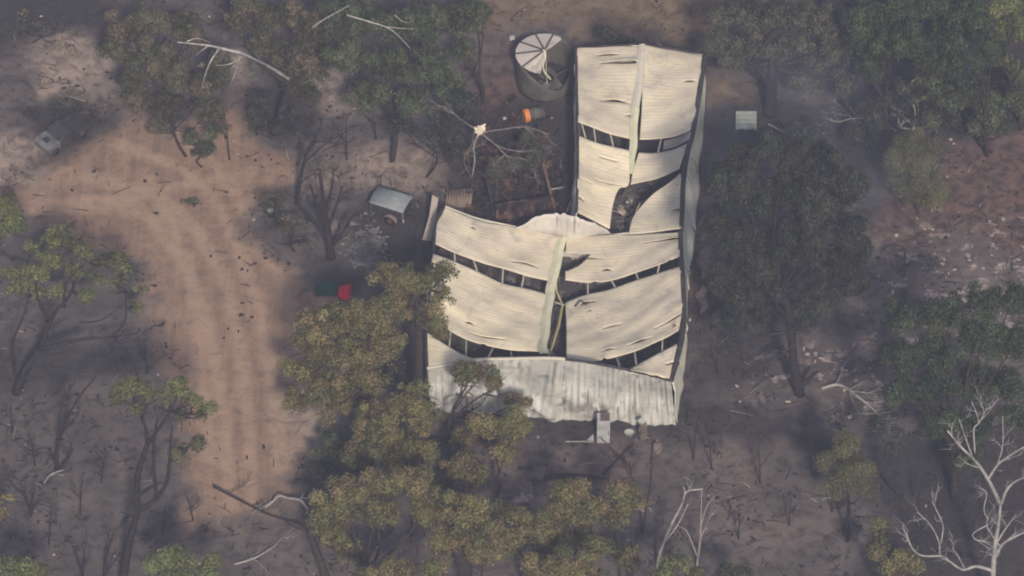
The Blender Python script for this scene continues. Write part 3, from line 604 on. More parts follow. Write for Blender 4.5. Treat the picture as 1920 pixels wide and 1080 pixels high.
for _ in range(9):
    a = rt_.uniform(-2.2, 0.9); r = rt_.uniform(0.1, 0.9) * R; p = np.array([TB[0] + r * math.cos(a), TB[1] + r * math.sin(a), rt_.uniform(0.3, 1.0)])
    m.box(p, (rt_.uniform(0.3, 0.9), rt_.uniform(0.2, 0.6), 0.03), Matrix.Rotation(rt_.uniform(0, 3), 3, 'Z') @ Matrix.Rotation(rt_.uniform(-0.9, 0.9), 3, 'X'))
m.build('fallen_roof_sheet', M_TANK, TANK)
m = MB(); m.tube(smoothpath([ap, ap + [0.02, -0.2, -0.3], ap + [-0.08, -0.5, -0.6], ap + [0.0, -1.0, -0.7], ap + [0.35, -1.55, -0.75]], 14), [0.09, 0.08, 0.07, 0.07, 0.06, 0.07, 0.07, 0.06, 0.06, 0.07, 0.07, 0.06, 0.05, 0.03], 5); m.build('torn_flap', M_CAP, TANK)
m = MB(); m.tube([(TB[0], TB[1], 0.01), (TB[0], TB[1], 0.08)], R * 0.98, 32); m.build('dark_floor', M_CHAR, TANK)  # dark disc on the tank floor, makes the interior darker
m = MB(); m.tube([ap + [0.05, 0, 0], ap + [0.1, -0.5, -1.1], ap + [0.15, -0.8, -2.0]], 0.04, 5); m.build('centre_post', M_GREYW, TANK)

# ------------------------------------------------------------------ foliage and trees
def leaves(parent, ells, mat, seed, dens=1.0, leaf=(0.26, 0.12), clump=0.62, per=230, droop=0.5, name='crown', top=0.25):
    leaf = (leaf[0] * 0.62, leaf[1] * 0.56); per = per * 2.4; clump = clump * 0.78
    rs = np.random.RandomState(seed); CC, CR = [], []
    for c, r in ells:
        area = 4 * math.pi * ((r[0] * r[1]) ** 1.6 / 3 + (r[0] * r[2]) ** 1.6 / 3 + (r[1] * r[2]) ** 1.6 / 3) ** (1 / 1.6)
        n = max(3, int(dens * 0.54 * area / (clump ** 2 * 2.2)))
        d = rs.normal(size=(n, 3)); d[:, 2] += top; d /= np.linalg.norm(d, axis=1)[:, None]
        rad = rs.uniform(0.3, 1.0, n) ** 0.6 * rs.uniform(0.72, 1.22, n)
        CC.append(c + d * rad[:, None] * (np.array(r) - clump * 0.55).clip(0.1)); CR.append(clump * rs.uniform(0.45, 1.3, n))
    CC = np.concatenate(CC); CR = np.concatenate(CR); nc = len(CC)
    cnt = np.maximum(12, (per * dens ** 0.3 * (CR / 0.62) ** 2 * rs.uniform(0.5, 1.2, nc))).astype(int)
    ci = np.repeat(np.arange(nc), cnt); n = len(ci)
    d = rs.normal(size=(n, 3)); d[:, 2] += 0.35; d /= np.linalg.norm(d, axis=1)[:, None]
    pos = CC[ci] + d * (CR[ci] * rs.uniform(0.2, 1.0, n) ** 0.5)[:, None] * np.array([1, 1, 0.8]); pos[:, 2] -= CR[ci] * 0.5 * rs.uniform(0, 1, n) ** 2 * (1 - np.abs(d[:, 2]))
    nrm = d * 1.0 + rs.normal(size=(n, 3)) * 0.55; nrm /= np.linalg.norm(nrm, axis=1)[:, None]
    ax = rs.normal(size=(n, 3)); ax[:, 2] -= droop * 1.6
    ax -= nrm * (ax * nrm).sum(1)[:, None]; ax /= (np.linalg.norm(ax, axis=1)[:, None] + 1e-9); bx = np.cross(nrm, ax)
    s = rs.uniform(0.6, 1.3, n)[:, None]
    L = ax * leaf[0] / 2 * s; W = bx * leaf[1] / 2 * s
    verts = np.stack([pos - L, pos + W, pos + L, pos - W], 1).reshape(-1, 3) - np.array(_wloc(parent))
    me = raw_mesh(name, verts, np.arange(4 * n).reshape(-1, 4))
    a = me.color_attributes.new('tint', 'FLOAT_COLOR', 'POINT')
    t = np.stack([np.clip(rs.uniform(0, 1, nc)[ci] * 0.7 + rs.uniform(0, 0.4, n), 0, 1), np.clip(rs.uniform(0.05, 0.95, nc)[ci] * 0.7 + rs.uniform(0, 0.35, n), 0, 1), np.clip(rs.uniform(0, 1, nc)[ci] * 0.75 + rs.uniform(0, 0.3, n), 0, 1), np.ones(n)], 1)
    a.data.foreach_set('color', np.repeat(t, 4, axis=0).astype(np.float32).ravel())
    me.materials.append(mat); o = bpy.data.objects.new(name, me); COL.objects.link(o); o.parent = parent
    return CC, CR

def twigs(m, p, d, L, r, rnd, depth):
    """a crooked branch with finer ones leaving it"""
    n = 4; pts = [np.asarray(p, float)]; d = np.asarray(d, float) / np.linalg.norm(d)
    for k in range(n):
        d = d + np.array([rnd.gauss(0, 0.22), rnd.gauss(0, 0.22), rnd.gauss(0.05, 0.18)]); d /= np.linalg.norm(d); pts.append(pts[-1] + d * L / n)
    m.tube(pts, list(np.linspace(r, r * 0.35, n + 1)), 4, False)
    if depth > 0:
        for k in range(1, n + 1):
            for _ in range(2 if k < n else 3):
                if rnd.random() < 0.75:
                    e = d + np.array([rnd.gauss(0, 0.7), rnd.gauss(0, 0.7), rnd.gauss(0.25, 0.45)])
                    twigs(m, pts[k], e, L * rnd.uniform(0.4, 0.7), r * 0.5, rnd, depth - 1)

def tree(kind, label, base, crowns, leafm, barkm=None, seed=1, r0=0.16, trunk=None, limbs=(), group=None, cat='tree', dens=1.0, clump=0.62, per=230, leaf=(0.26, 0.12), droop=0.5, depth=1.0, limbm=None, split=0.45):
    rnd = random.Random(seed); barkm = barkm or M_BARK
    B = G(*base); B[2] = -0.05; T = empty(kind, B, label, cat, group); y0 = B[1]
    E = []
    for c in crowns:
        cx, cy, rx, ry = c[:4]; s = S(V(cx, cy, y0))
        p = V(cx, cy, y0 + rnd.uniform(-0.55, 0.55) * depth * rx / s); s = S(p)
        E.append((p, (rx / s * 1.06, ry / s * 1.06, ry / s * 1.02)))
    cen = np.mean([e[0] for e in E], axis=0) if E else V(trunk[-1][0], trunk[-1][1], y0)
    m = MB()
    if trunk: tp = [V(x, y, y0) for x, y in trunk]; tp[0] = B
    else:
        f = B + (cen - B) * split; f[0] += rnd.uniform(-0.3, 0.3); f[1] = y0 + rnd.uniform(-0.3, 0.3)
        tp = [B, B + (f - B) * 0.5 + np.array([rnd.uniform(-0.25, 0.25), rnd.uniform(-0.2, 0.2), 0]), f]
    sp_ = smoothpath(tp, 5 * len(tp)); m.tube(sp_, list(np.linspace(r0 * 1.15, r0 * 0.62, len(sp_))), 8)
    fork = sp_[-1]
    lp = []
    for L in limbs:
        r = L[0]; P = smoothpath([V(x, y, y0 + (q[0] if q else 0)) for x, y, *q in L[1]], 4 * len(L[1])); m.tube(P, list(np.linspace(r, r * 0.3, len(P))), 6); lp += list(P[len(P) // 3:])
    for p, r in E:
        k = rnd.randint(max(0, int(len(sp_) * 0.55)), len(sp_) - 1); a = sp_[k] if len(limbs) <= 3 else lp[int(np.argmin([np.linalg.norm(q_ - p) for q_ in lp]))]; mid = a + (p - a) * 0.5 + np.array([rnd.uniform(-0.4, 0.4), rnd.uniform(-0.4, 0.4), -0.25 + rnd.uniform(-0.2, 0.2)])
        P = smoothpath([a, mid, p - np.array([0, 0, 0.1 * r[2]])], 8); m.tube(P, list(np.linspace(r0 * (0.22 if limbs and len(limbs) > 3 else 0.5), 0.03, 8)), 6)
        for _ in range(6):
            q = P[rnd.randint(3, 7)]; d = np.array([rnd.gauss(0, 1), rnd.gauss(0, 1), rnd.gauss(0.35, 0.6)]); d /= np.linalg.norm(d)
            e_ = q + d * np.array(r) * rnd.uniform(0.6, 0.95); m.tube(smoothpath([q, (q + e_) / 2 + np.array([rnd.uniform(-.15, .15), rnd.uniform(-.15, .15), 0.1]), e_], 5), [0.035, 0.03, 0.025, 0.018, 0.01], 4, False)
    m.build('trunk', barkm, T, True)
    if limbm: pass
    if E: leaves(T, E, leafm, seed * 7 + 1, dens, leaf, clump, per, droop)
    return T

def add_limbs(T, y0, limbs, mat, name='bare_limb', seed=0, tw=0):
    rnd = random.Random(seed)
    for r, pts in limbs:
        m = MB(); P = smoothpath([V(x, y, y0 + (q[0] if q else 0)) for x, y, *q in pts], 5 * len(pts)); m.tube(P, list(np.linspace(r, r * 0.3, len(P))), 6)
        for _ in range(tw):
            k = rnd.randint(len(P) // 2, len(P) - 2); d = P[k + 1] - P[k]; d = d / np.linalg.norm(d); twigs(m, P[k], d + np.array([rnd.gauss(0, .6), rnd.gauss(0, .6), rnd.gauss(0.1, .6)]), rnd.uniform(0.5, 1.1), r * 0.35, rnd, 1)
        m.build(name, mat, T, True)

GF = 'olive gum trees in front of the shed'; GR = 'trees to the right of the shed'; GL = 'gum trees left of the dirt track'; GT = 'trees along the top left of the yard'
olive = dict(leafm=L_OLIVE, group=GF)
tree('gum_tree', 'tall olive gum whose crown overlaps the left edge of the shed roof', (776, 785), [(735, 517, 48, 32), (775, 525, 42, 36), (827, 512, 30, 26), (830, 556, 26, 28), (740, 575, 48, 36), (795, 575, 30, 30), (806, 606, 30, 22), (828, 622, 17, 20)], L_OLIVE, M_BARK, 101, 0.24, trunk=[(776, 785), (784, 700), (786, 620), (780, 560), (775, 535)], group=GF)
tree('gum_tree', 'largest olive gum, its wide crown just below the green and red bins', (690, 890), [(588, 607, 48, 34), (645, 592, 58, 38), (697, 590, 50, 36), (600, 652, 62, 42), (670, 648, 58, 42), (722, 645, 45, 42), (565, 690, 40, 30), (625, 715, 58, 42), (700, 700, 48, 40), (560, 742, 38, 34), (640, 760, 50, 36)], L_OLIVE, None, 102, 0.26, trunk=[(690, 890), (694, 800), (690, 730), (680, 680)], group=GF)
tree('gum_tree', 'olive gum with a forked dark trunk directly below the largest olive gum', (730, 990), [(700, 790, 46, 42), (762, 752, 48, 38), (795, 790, 42, 40), (745, 838, 52, 46), (690, 850, 42, 40), (790, 850, 36, 36)], L_OLIVE, None, 103, 0.22, group=GF)
tree('gum_tree', 'shaded dull green tree at the edge of the dirt track under the largest gum', (645, 935), [(620, 840, 50, 36), (670, 860, 45, 40), (600, 870, 36, 28)], L_DARK, None, 104, 0.14, group=GF)
tree('gum_sapling', 'spindly open-branched gum standing against the left of the pale front wall', (845, 868), [(872, 700, 36, 24), (908, 700, 28, 20), (960, 757, 30, 20), (928, 720, 18, 16), (985, 752, 16, 14)], L_OLIVE, None, 105, 0.10, trunk=[(845, 868), (842, 800), (850, 765)], limbs=[(0.07, [(850, 765), (872, 728), (885, 702)]), (0.07, [(848, 785), (880, 757), (922, 730), (950, 705)]), (0.06, [(905, 738), (940, 745), (975, 752)])], group=GF, dens=0.75)
tree('gum_tree', 'thin-stemmed olive gum hanging over the soil below the left half of the front wall', (930, 935), [(905, 800, 36, 32), (962, 800, 34, 42), (950, 850, 32, 30), (870, 825, 30, 28)], L_OLIVE, None, 106, 0.11, group=GF, dens=0.85)
tree('gum_tree', 'narrow brownish-tipped gum between the domed gum and the front wall', (845, 1040), [(855, 880, 36, 32), (888, 900, 34, 36), (836, 918, 30, 28), (880, 870, 26, 30)], L_OLIVE, None, 107, 0.12, group=GF, dens=0.9)
tree('gum_tree', 'broad domed brownish-olive gum at bottom centre left', (690, 1150), [(725, 908, 66, 32), (650, 930, 56, 42), (785, 918, 46, 38), (705, 955, 66, 42), (622, 962, 42, 38), (800, 962, 34, 30)], L_OLIVE, None, 108, 0.22, group=GF)
tree('gum_tree', 'olive gum with a drooping crown right of the broad domed gum', (880, 1190), [(872, 962, 48, 40), (850, 1012, 56, 42), (905, 1028, 44, 38), (885, 990, 50, 40)], L_OLIVE, None, 109, 0.18, group=GF)
tree('gum_tree', 'middle gum of the bottom row with many small crowns', (1000, 1170), [(962, 962, 44, 30), (1005, 985, 46, 34), (958, 1015, 40, 32), (1020, 1030, 42, 34)], L_OLIVE, None, 110, 0.15, group=GF, dens=0.9)
tree('gum_tree', 'gum with a rounded pale-topped crown, second left of the thin burnt pole', (1080, 1150), [(1075, 922, 44, 27), (1062, 958, 46, 36), (1112, 952, 36, 36), (1085, 1002, 42, 32)], L_OLIVE, None, 111, 0.15, group=GF)
tree('gum_tree', 'gum tree beside the two thin burnt poles, tall narrow crown', (1178, 1140), [(1165, 915, 38, 23), (1182, 942, 34, 32), (1155, 972, 34, 32), (1172, 1040, 24, 30)], L_OLIVE, None, 112, 0.13, group=GF)
tree('gum_tree', 'low orange-tinged gum at the bottom edge below the middle of the front wall', (1060, 1250), [(1062, 1050, 56, 32), (1010, 1060, 36, 28), (1115, 1030, 30, 30), (1090, 1075, 50, 25)], L_OLIVE, None, 113, 0.14, group=GF)
tree('gum_tree', 'gum with a bent dark trunk leaning over the fallen white branch', (617, 1100), [(622, 1005, 42, 34), (668, 1035, 36, 30), (600, 985, 28, 24)], L_OLIVE, None, 114, 0.20, trunk=[(617, 1100), (600, 1050), (582, 1000), (590, 980)], group=GF)
tree('gum_tree', 'bright olive treetop at the bottom edge beside a pale broken branch', (775, 1260), [(740, 1068, 46, 26), (815, 1062, 36, 26), (690, 1078, 28, 18)], L_OLIVE, None, 115, 0.16, limbs=[(0.09, [(695, 1085), (715, 1055), (742, 1032)])], group=GF)
tree('gum_tree', 'bright olive treetop at the bottom edge next to the tall forked trunk', (335, 1250), [(292, 1052, 38, 22), (342, 1048, 42, 28), (388, 1062, 30, 24), (320, 1085, 50, 24)], L_GREEN, None, 116, 0.16, group=GL)
tree('gum_tree', 'yellow-green treetop in the bottom left corner', (20, 1230), [(20, 1062, 42, 24), (68, 1075, 22, 14), (10, 1085, 40, 20)], L_GREEN, None, 117, 0.14, group=GL)
tree('gum_tree', 'small olive crown cut by the left edge above the corner treetop', (-20, 1090), [(12, 932, 30, 16), (-12, 958, 24, 22)], L_OLIVE, None, 118, 0.12, group=GL, dens=0.8)
tree('gum_tree', 'yellow-green treetop at the bottom edge beside the thin white dead sapling', (1265, 1260), [(1265, 1062, 42, 24), (1232, 1080, 30, 18), (1300, 1078, 28, 18)], L_GREEN, None, 119, 0.14, group=GF)
tree('shrub', 'wispy brownish shrub top at the bottom edge right of the thin white dead sapling', (1360, 1190), [(1350, 1066, 30, 18), (1390, 1078, 20, 12)], L_SCORCH, None, 120, 0.07, group=GR, cat='shrub', dens=0.7)
# left of the track
tree('gum_tree', 'tall gum with a forked dark trunk and thin tufted crown left of the dirt track', (226, 1120), [(238, 725, 30, 20), (285, 742, 34, 20), (328, 722, 26, 17), (362, 752, 28, 20), (392, 770, 17, 15), (355, 832, 28, 15), (305, 755, 22, 17), (262, 768, 22, 14), (345, 775, 20, 15), (318, 742, 22, 16), (225, 742, 20, 14), (375, 775, 20, 16), (345, 735, 20, 14), (268, 722, 22, 15), (340, 848, 20, 12)], L_OLIVEG, M_BURNT, 121, 0.20,
     trunk=[(226, 1120), (240, 1030), (256, 960), (259, 890), (277, 832)], limbs=[(0.13, [(277, 832), (272, 800), (258, 770)]), (0.12, [(277, 832), (300, 800), (320, 770)]), (0.15, [(256, 962), (290, 937), (312, 905), (318, 860), (322, 800)]), (0.10, [(318, 865), (340, 855), (355, 838)]), (0.11, [(262, 928), (285, 912), (308, 903)]), (0.12, [(294, 935), (288, 870), (290, 815), (297, 780)])], group=GL, dens=0.7, clump=0.5, split=0.8)
tree('gum_tree', 'spreading many-branched gum with sparse dark crown at the left, above the burnt shrubs', (30, 735), [(62, 502, 36, 22), (102, 448, 42, 26), (152, 470, 38, 22), (202, 492, 38, 22), (236, 506, 24, 16), (38, 545, 32, 18), (262, 545, 22, 16), (100, 490, 30, 20), (215, 528, 28, 16), (250, 575, 22, 14), (140, 505, 32, 20), (180, 520, 28, 16), (70, 540, 30, 18), (120, 430, 30, 18), (60, 470, 30, 20), (170, 555, 26, 14), (228, 480, 26, 15), (20, 510, 28, 22), (110, 545, 28, 16)], L_OLIVEG, M_BURNT, 122, 0.22,
     trunk=[(30, 735), (50, 690), (75, 655)], limbs=[(0.15, [(75, 655), (100, 590), (130, 555), (150, 500)]), (0.12, [(75, 655), (150, 637), (210, 632), (260, 624)]), (0.10, [(90, 605), (70, 555), (68, 515)]), (0.08, [(210, 632), (235, 600), (235, 545)]), (0.08, [(120, 575), (125, 530), (165, 490)]), (0.09, [(30, 720), (22, 650), (45, 590), (55, 540)]), (0.06, [(148, 605), (190, 600), (232, 570)])], group=GL, dens=0.6, clump=0.5, split=0.8)
tree('gum_tree', 'bright green crown cut by the left edge beside the dirt track', (-40, 560), [(12, 385, 30, 22), (32, 412, 30, 26), (0, 425, 30, 26)], L_GREEN, None, 123, 0.14, group=GL)

def bare(kind, label, base, limbs, mat, seed=1, tw=3, depth=2, group=None, cat='dead tree', twr=0.35, tl=(0.6, 1.3), yoff=0):
    B = G(*base); B[2] = -0.03; T = empty(kind, B, label, cat, group); rnd = random.Random(seed); y0 = B[1]
    m = MB(); mt = m
    for r, pts in limbs:
        P = smoothpath([V(x, y, y0 + (q[0] if q else 0)) for x, y, *q in pts], 5 * len(pts)); m.tube(P, list(np.linspace(r, max(0.02, r * 0.35), len(P))), 7)
        for _ in range(tw):
            k = rnd.randint(len(P) // 3, len(P) - 2); d = P[k + 1] - P[k]; d = d / (np.linalg.norm(d) + 1e-9)
            twigs(mt, P[k], d + np.array([rnd.gauss(0, .6), rnd.gauss(0, .6), rnd.gauss(0.15, .5)]), rnd.uniform(*tl), max(0.018, r * twr), rnd, depth)
    m.build('trunk', mat, T, True)
    return T
GB = 'burnt bare trees'
bare('burnt_tree', 'burnt black tree with a fan of bare twigs in front of the trailer', (620, 484), [(0.26, [(620, 484), (618, 455), (612, 420), (606, 380), (600, 325)]), (0.13, [(620, 458), (598, 428), (580, 405), (562, 395)]), (0.11, [(616, 440), (600, 402), (588, 368), (582, 345)]), (0.11, [(624, 458), (645, 432), (660, 408), (674, 402)]), (0.12, [(614, 430), (630, 388), (642, 350)]), (0.09, [(609, 400), (622, 350), (625, 320)]), (0.06, [(625, 460), (640, 447), (650, 440)])], M_BURNT, 201, 3, 1, GB, twr=0.28)
bare('burnt_tree', 'slender burnt tree leaning right, left of the fan-shaped burnt tree', (556, 380), [(0.15, [(556, 380), (562, 340), (574, 292), (600, 240)]), (0.07, [(570, 305), (610, 270), (645, 250)]), (0.06, [(572, 295), (562, 262), (550, 245)]), (0.06, [(580, 275), (600, 265), (640, 272)]), (0.05, [(562, 345), (580, 330), (600, 325)])], M_BURNT, 202, 3, 1, GB, twr=0.28)
bare('burnt_tree', 'black forked burnt sapling below the many-branched gum at lower left', (106, 880), [(0.12, [(106, 880), (107, 845), (120, 800), (145, 750), (180, 705)]), (0.08, [(108, 838), (112, 780), (122, 730)]), (0.08, [(110, 878), (128, 860), (137, 842)]), (0.07, [(106, 870), (88, 848), (62, 855)])], M_BURNT, 203, 3, 1, GB)
bare('burnt_tree', 'thin burnt stick of a tree at the lower left edge', (58, 968), [(0.07, [(58, 968), (60, 940), (66, 915)]), (0.05, [(60, 955), (72, 942), (82, 930)]), (0.06, [(58, 968), (45, 930), (10, 895)])], M_BURNT, 204, 2, 1, GB)
bare('burnt_tree', 'two-pronged black stick tree just left of the tall forked gum at the bottom', (195, 1085), [(0.10, [(195, 1085), (200, 1045), (213, 998)]), (0.06, [(198, 1075), (212, 1055), (222, 1040)])], M_BURNT, 205, 1, 1, GB)
bare('burnt_tree', 'black V-shaped burnt stump at the bottom edge, left of the two-pronged stick', (155, 1085), [(0.09, [(155, 1085), (148, 1060), (134, 1020)]), (0.06, [(155, 1075), (158, 1050), (158, 1030)])], M_BURNT, 206, 1, 1, GB)
bare('burnt_tree', 'thin burnt pole standing right of the bottom gum row, with a crooked side twig', (1205, 1000), [(0.07, [(1205, 1000), (1212, 950), (1220, 900), (1222, 830)]), (0.04, [(1213, 950), (1230, 945), (1238, 930)])], M_BURNT, 207, 2, 1, GB)
bare('burnt_tree', 'short crooked burnt stem left of the thin burnt pole', (1192, 915), [(0.05, [(1192, 915), (1184, 890), (1180, 865)]), (0.04, [(1184, 890), (1178, 872), (1165, 862)])], M_BURNT, 208, 3, 1, GB)
rs_ = random.Random(88)
for x, y in [(65, 872), (150, 965), (22, 810), (190, 905), (305, 1000), (92, 1020), (362, 975), (1335, 880), (1425, 905), (1480, 985), (1385, 1010), (1300, 860), (1345, 700), (705, 262), (650, 300), (845, 300), (1695, 520), (430, 300), (275, 700), (1520, 880), (1720, 960), (1560, 960)]:
    h = rs_.uniform(40, 85); l = rs_.uniform(-14, 14); k1 = rs_.uniform(0.3, 0.6)
    bare('charred_sapling', 'thin leafless charred sapling standing on open burnt ground', (x, y), [(0.045, [(x, y), (x + l * 0.4, y - h * 0.5), (x + l, y - h)]), (0.03, [(x + l * k1 * 0.8, y - h * k1), (x + l * k1 + rs_.choice((-1, 1)) * rs_.uniform(8, 18), y - h * (k1 + 0.25))])], M_BURNT, rs_.randint(0, 9999), 2, 1, 'thin charred saplings', 'sapling', tl=(0.4, 0.9))
bare('dead_tree', 'big bleached white dead tree with curling branches in the bottom right corner', (1862, 1150), [
    (0.169, [(1862, 1150), (1862, 1075), (1866, 1020), (1872, 985), (1876, 947)]), (0.109, [(1876, 947), (1855, 903), (1832, 868), (1802, 838), (1777, 808)]), (0.065, [(1853, 898), (1872, 870), (1900, 850), (1925, 835)]), (0.090, [(1877, 945), (1888, 918), (1905, 902), (1930, 892)]),
    (0.099, [(1866, 1045), (1880, 1020), (1905, 1005), (1930, 995)]), (0.059, [(1870, 1015), (1885, 992), (1905, 965)]), (0.099, [(1862, 1070), (1830, 1062), (1805, 1068), (1780, 1052), (1762, 1040)]), (0.059, [(1765, 1042), (1730, 1042), (1712, 1030), (1700, 1005), (1692, 985)]),
    (0.050, [(1762, 1040), (1760, 1015), (1745, 985), (1720, 960)]), (0.040, [(1764, 1020), (1768, 985), (1755, 955), (1747, 940)]), (0.050, [(1875, 1025), (1858, 1000), (1850, 985), (1853, 970)]), (0.040, [(1853, 975), (1845, 955), (1850, 925), (1838, 915)]), (0.034, [(1850, 985), (1825, 1000), (1830, 1012), (1850, 1016)]),
    (0.045, [(1825, 862), (1810, 820), (1798, 785)]), (0.045, [(1828, 850), (1826, 805), (1835, 790), (1822, 752)]), (0.030, [(1835, 795), (1845, 775), (1850, 768)]), (0.040, [(1870, 872), (1880, 835), (1880, 780)]), (0.030, [(1838, 878), (1815, 870), (1805, 862)]), (0.040, [(1808, 1065), (1795, 1040), (1785, 1028)])], M_WHITE, 209, 3, 1, None, twr=0.26, tl=(0.4, 1.2))
bare('dead_tree', 'thin bleached dead sapling leaning right between the bottom gums and the bare ground', (1232, 1065), [(0.09, [(1232, 1065), (1238, 1035), (1258, 985), (1278, 947), (1288, 922), (1318, 917)]), (0.05, [(1245, 1018), (1270, 985), (1290, 945)]), (0.04, [(1282, 935), (1284, 920), (1280, 912)])], M_WHITE, 210, 1, 1, None, twr=0.3)
bare('dead_tree', 'slim grey dead sapling with short arms right of the leaning white one', (1306, 1065), [(0.07, [(1306, 1065), (1312, 1020), (1314, 980), (1316, 915)]), (0.04, [(1310, 1020), (1320, 995), (1328, 990)]), (0.04, [(1313, 990), (1325, 950), (1340, 930)]), (0.04, [(1308, 1045), (1290, 1000), (1280, 990)])], M_GREYW, 211, 1, 1, None)

# top left
tree('gum_tree', 'large dark drooping gum with brown scorched tufts at top left, beside a long white limb', (348, 292), [(230, 50, 42, 38), (290, 40, 48, 33), (350, 52, 38, 38), (215, 90, 33, 28), (270, 100, 48, 38), (248, 150, 36, 33), (320, 130, 52, 38), (378, 165, 46, 38), (300, 190, 46, 33), (390, 210, 42, 28), (245, 192, 26, 22), (305, 238, 30, 17), (405, 130, 36, 36)], L_SCORCH, M_BARK, 124, 0.08, group=GT, droop=1.2)
T = tree('gum_tree', 'rust-tinged gum with a bare white limb reaching left, dark trunk near the track edge', (517, 248), [(470, 20, 48, 38), (530, 25, 48, 40), (585, 55, 50, 44), (500, 75, 44, 36), (600, 115, 46, 40), (565, 165, 36, 32), (440, 45, 30, 28), (545, 110, 42, 36)], L_SCORCH, M_BARK, 125, 0.26, trunk=[(517, 248), (530, 205), (545, 155), (545, 110)], group=GT, droop=1.2, dens=0.8)
yX = G(517, 248)[1]
add_limbs(T, yX, [(0.120, [(545, 150), (510, 128, -1.5), (480, 112, -2.6), (452, 99, -3.0)]), (0.096, [(452, 99, -3.0), (425, 93, -3.1), (395, 86, -3.2), (362, 82, -3.2), (332, 79, -3.3)]), (0.054, [(410, 92, -3.1), (395, 115, -3.4), (385, 140, -3.6), (378, 166, -3.7)]), (0.060, [(448, 110, -3.0), (430, 120, -3.3), (404, 123, -3.5)]), (0.036, [(390, 86, -3.2), (375, 97, -3.4), (368, 104, -3.4)]), (0.036, [(350, 78, -3.3), (370, 72, -3.1), (395, 80, -3.1)]), (0.036, [(450, 105, -3.0), (440, 140, -3.3), (432, 158, -3.4)])], M_WHITE, 'bare_limb', 3)
T = tree('gum_tree', 'wide dark green gum with a forked pale limb, behind the snapped tree', (735, 300), [(640, 20, 60, 38), (715, 55, 56, 42), (795, 35, 56, 42), (858, 40, 40, 40), (660, 105, 52, 40), (738, 125, 56, 42), (815, 118, 46, 46), (690, 178, 46, 32), (850, 165, 32, 38), (780, 190, 46, 32), (650, 60, 50, 38)], L_DARK, M_BARK, 126, 0.15, group=GT, droop=1.0)
yY = G(735, 300)[1]
add_limbs(T, yY, [(0.060, [(650, 28, -2.5), (690, 40, -2.6), (722, 50, -2.7), (745, 65, -2.8), (770, 92, -2.9)]), (0.036, [(722, 50, -2.7), (750, 53, -2.8), (777, 54, -2.8)]), (0.030, [(740, 28, -2.3), (755, 40, -2.4), (770, 43, -2.4)]), (0.072, [(585, 52, -1.5), (610, 35, -1.9), (655, 10, -2.2)])], M_GREYW, 'bare_limb', 4)
tree('gum_tree', 'bushy olive tree at the top edge between the dark gum and the tank', (905, 190), [(890, 30, 28, 40), (905, 10, 26, 26), (868, 90, 26, 34)], L_DARK, None, 127, 0.12, group=GT, droop=0.9, dens=0.8)
tree('shrub', 'small round dull green shrub on the dirt track under the dark drooping gum', (378, 312), [(380, 278, 26, 20), (410, 245, 30, 18), (360, 262, 20, 18)], L_DARK, None, 128, 0.05, cat='shrub', group='scrub on the dirt track', per=180, clump=0.4)
tree('shrub', 'tiny flat green tuft in the middle of the dirt track', (357, 384), [(357, 376, 19, 7)], L_DARK, None, 129, 0.03, cat='shrub', group='scrub on the dirt track', per=160, clump=0.25, leaf=(0.18, 0.09))
tree('shrub', 'low olive-brown scrub between the dirt track and the fan-shaped burnt tree', (552, 470), [(525, 385, 36, 24), (550, 420, 40, 26), (560, 452, 36, 22), (505, 370, 26, 16)], L_SCORCH, M_BURNT, 130, 0.05, cat='shrub', group='scrub on the dirt track', per=90, clump=0.5, dens=0.6)
tree('shrub', 'dark thin brush standing around the dead tree trunk right of the track at the top', (510, 262), [(470, 215, 26, 24), (500, 232, 34, 20), (540, 225, 30, 22), (490, 180, 20, 24)], L_SHADE, M_BURNT, 131, 0.05, cat='shrub', group=GT, per=110, clump=0.5, dens=0.7)
tree('shrub', 'grey-green brush behind the trailer and the snapped tree', (800, 330), [(760, 240, 40, 34), (810, 255, 36, 34), (840, 215, 36, 34), (880, 190, 28, 40), (850, 280, 26, 28)], L_SHADE, M_BURNT, 132, 0.06, cat='shrub', group=GT, per=110, clump=0.55, dens=0.7)

# right side
tree('gum_tree', 'dark grey-green gum with a thick black trunk just right of the rear of the shed', (1443, 213), [(1362, 30, 38, 33), (1420, 28, 48, 38), (1480, 30, 52, 38), (1542, 42, 46, 40), (1348, 82, 26, 28), (1402, 85, 42, 32), (1470, 85, 48, 38), (1542, 105, 46, 38), (1585, 92, 28, 33), (1582, 150, 27, 30), (1512, 148, 40, 28), (1372, 118, 28, 20), (1560, 75, 40, 34)], L_PALE, M_BURNT, 133, 0.34, trunk=[(1443, 213), (1446, 170), (1449, 110), (1450, 60)], limbs=[(0.16, [(1446, 160), (1428, 138), (1408, 115)])], group=GR, droop=0.9)
tree('gum_tree', 'dark green treetops at the top edge right of the grey-green gum', (1655, 262), [(1620, 28, 42, 42), (1668, 70, 46, 46), (1640, 112, 38, 36), (1610, 75, 28, 36), (1690, 20, 40, 34)], L_DARKG, None, 134, 0.11, group=GR)
tree('gum_tree', 'dull bushy tree in the middle of the top right stand', (1752, 268), [(1730, 28, 52, 42), (1782, 66, 46, 42), (1732, 98, 42, 34), (1780, 120, 38, 32), (1765, 20, 40, 34), (1700, 60, 36, 40), (1810, 30, 34, 40)], L_DARKG, None, 135, 0.11, group=GR)
tree('gum_tree', 'mid green tree second from the top right corner', (1850, 290), [(1830, 40, 46, 42), (1862, 98, 42, 40), (1822, 118, 36, 30), (1820, 160, 32, 24)], L_DARKG, None, 136, 0.11, group=GR)
tree('gum_tree', 'bright green tree crown in the top right corner', (1915, 240), [(1890, 18, 38, 28), (1910, 58, 26, 28), (1875, 50, 26, 24)], L_GREEN, None, 137, 0.15, group=GR, dens=0.9)
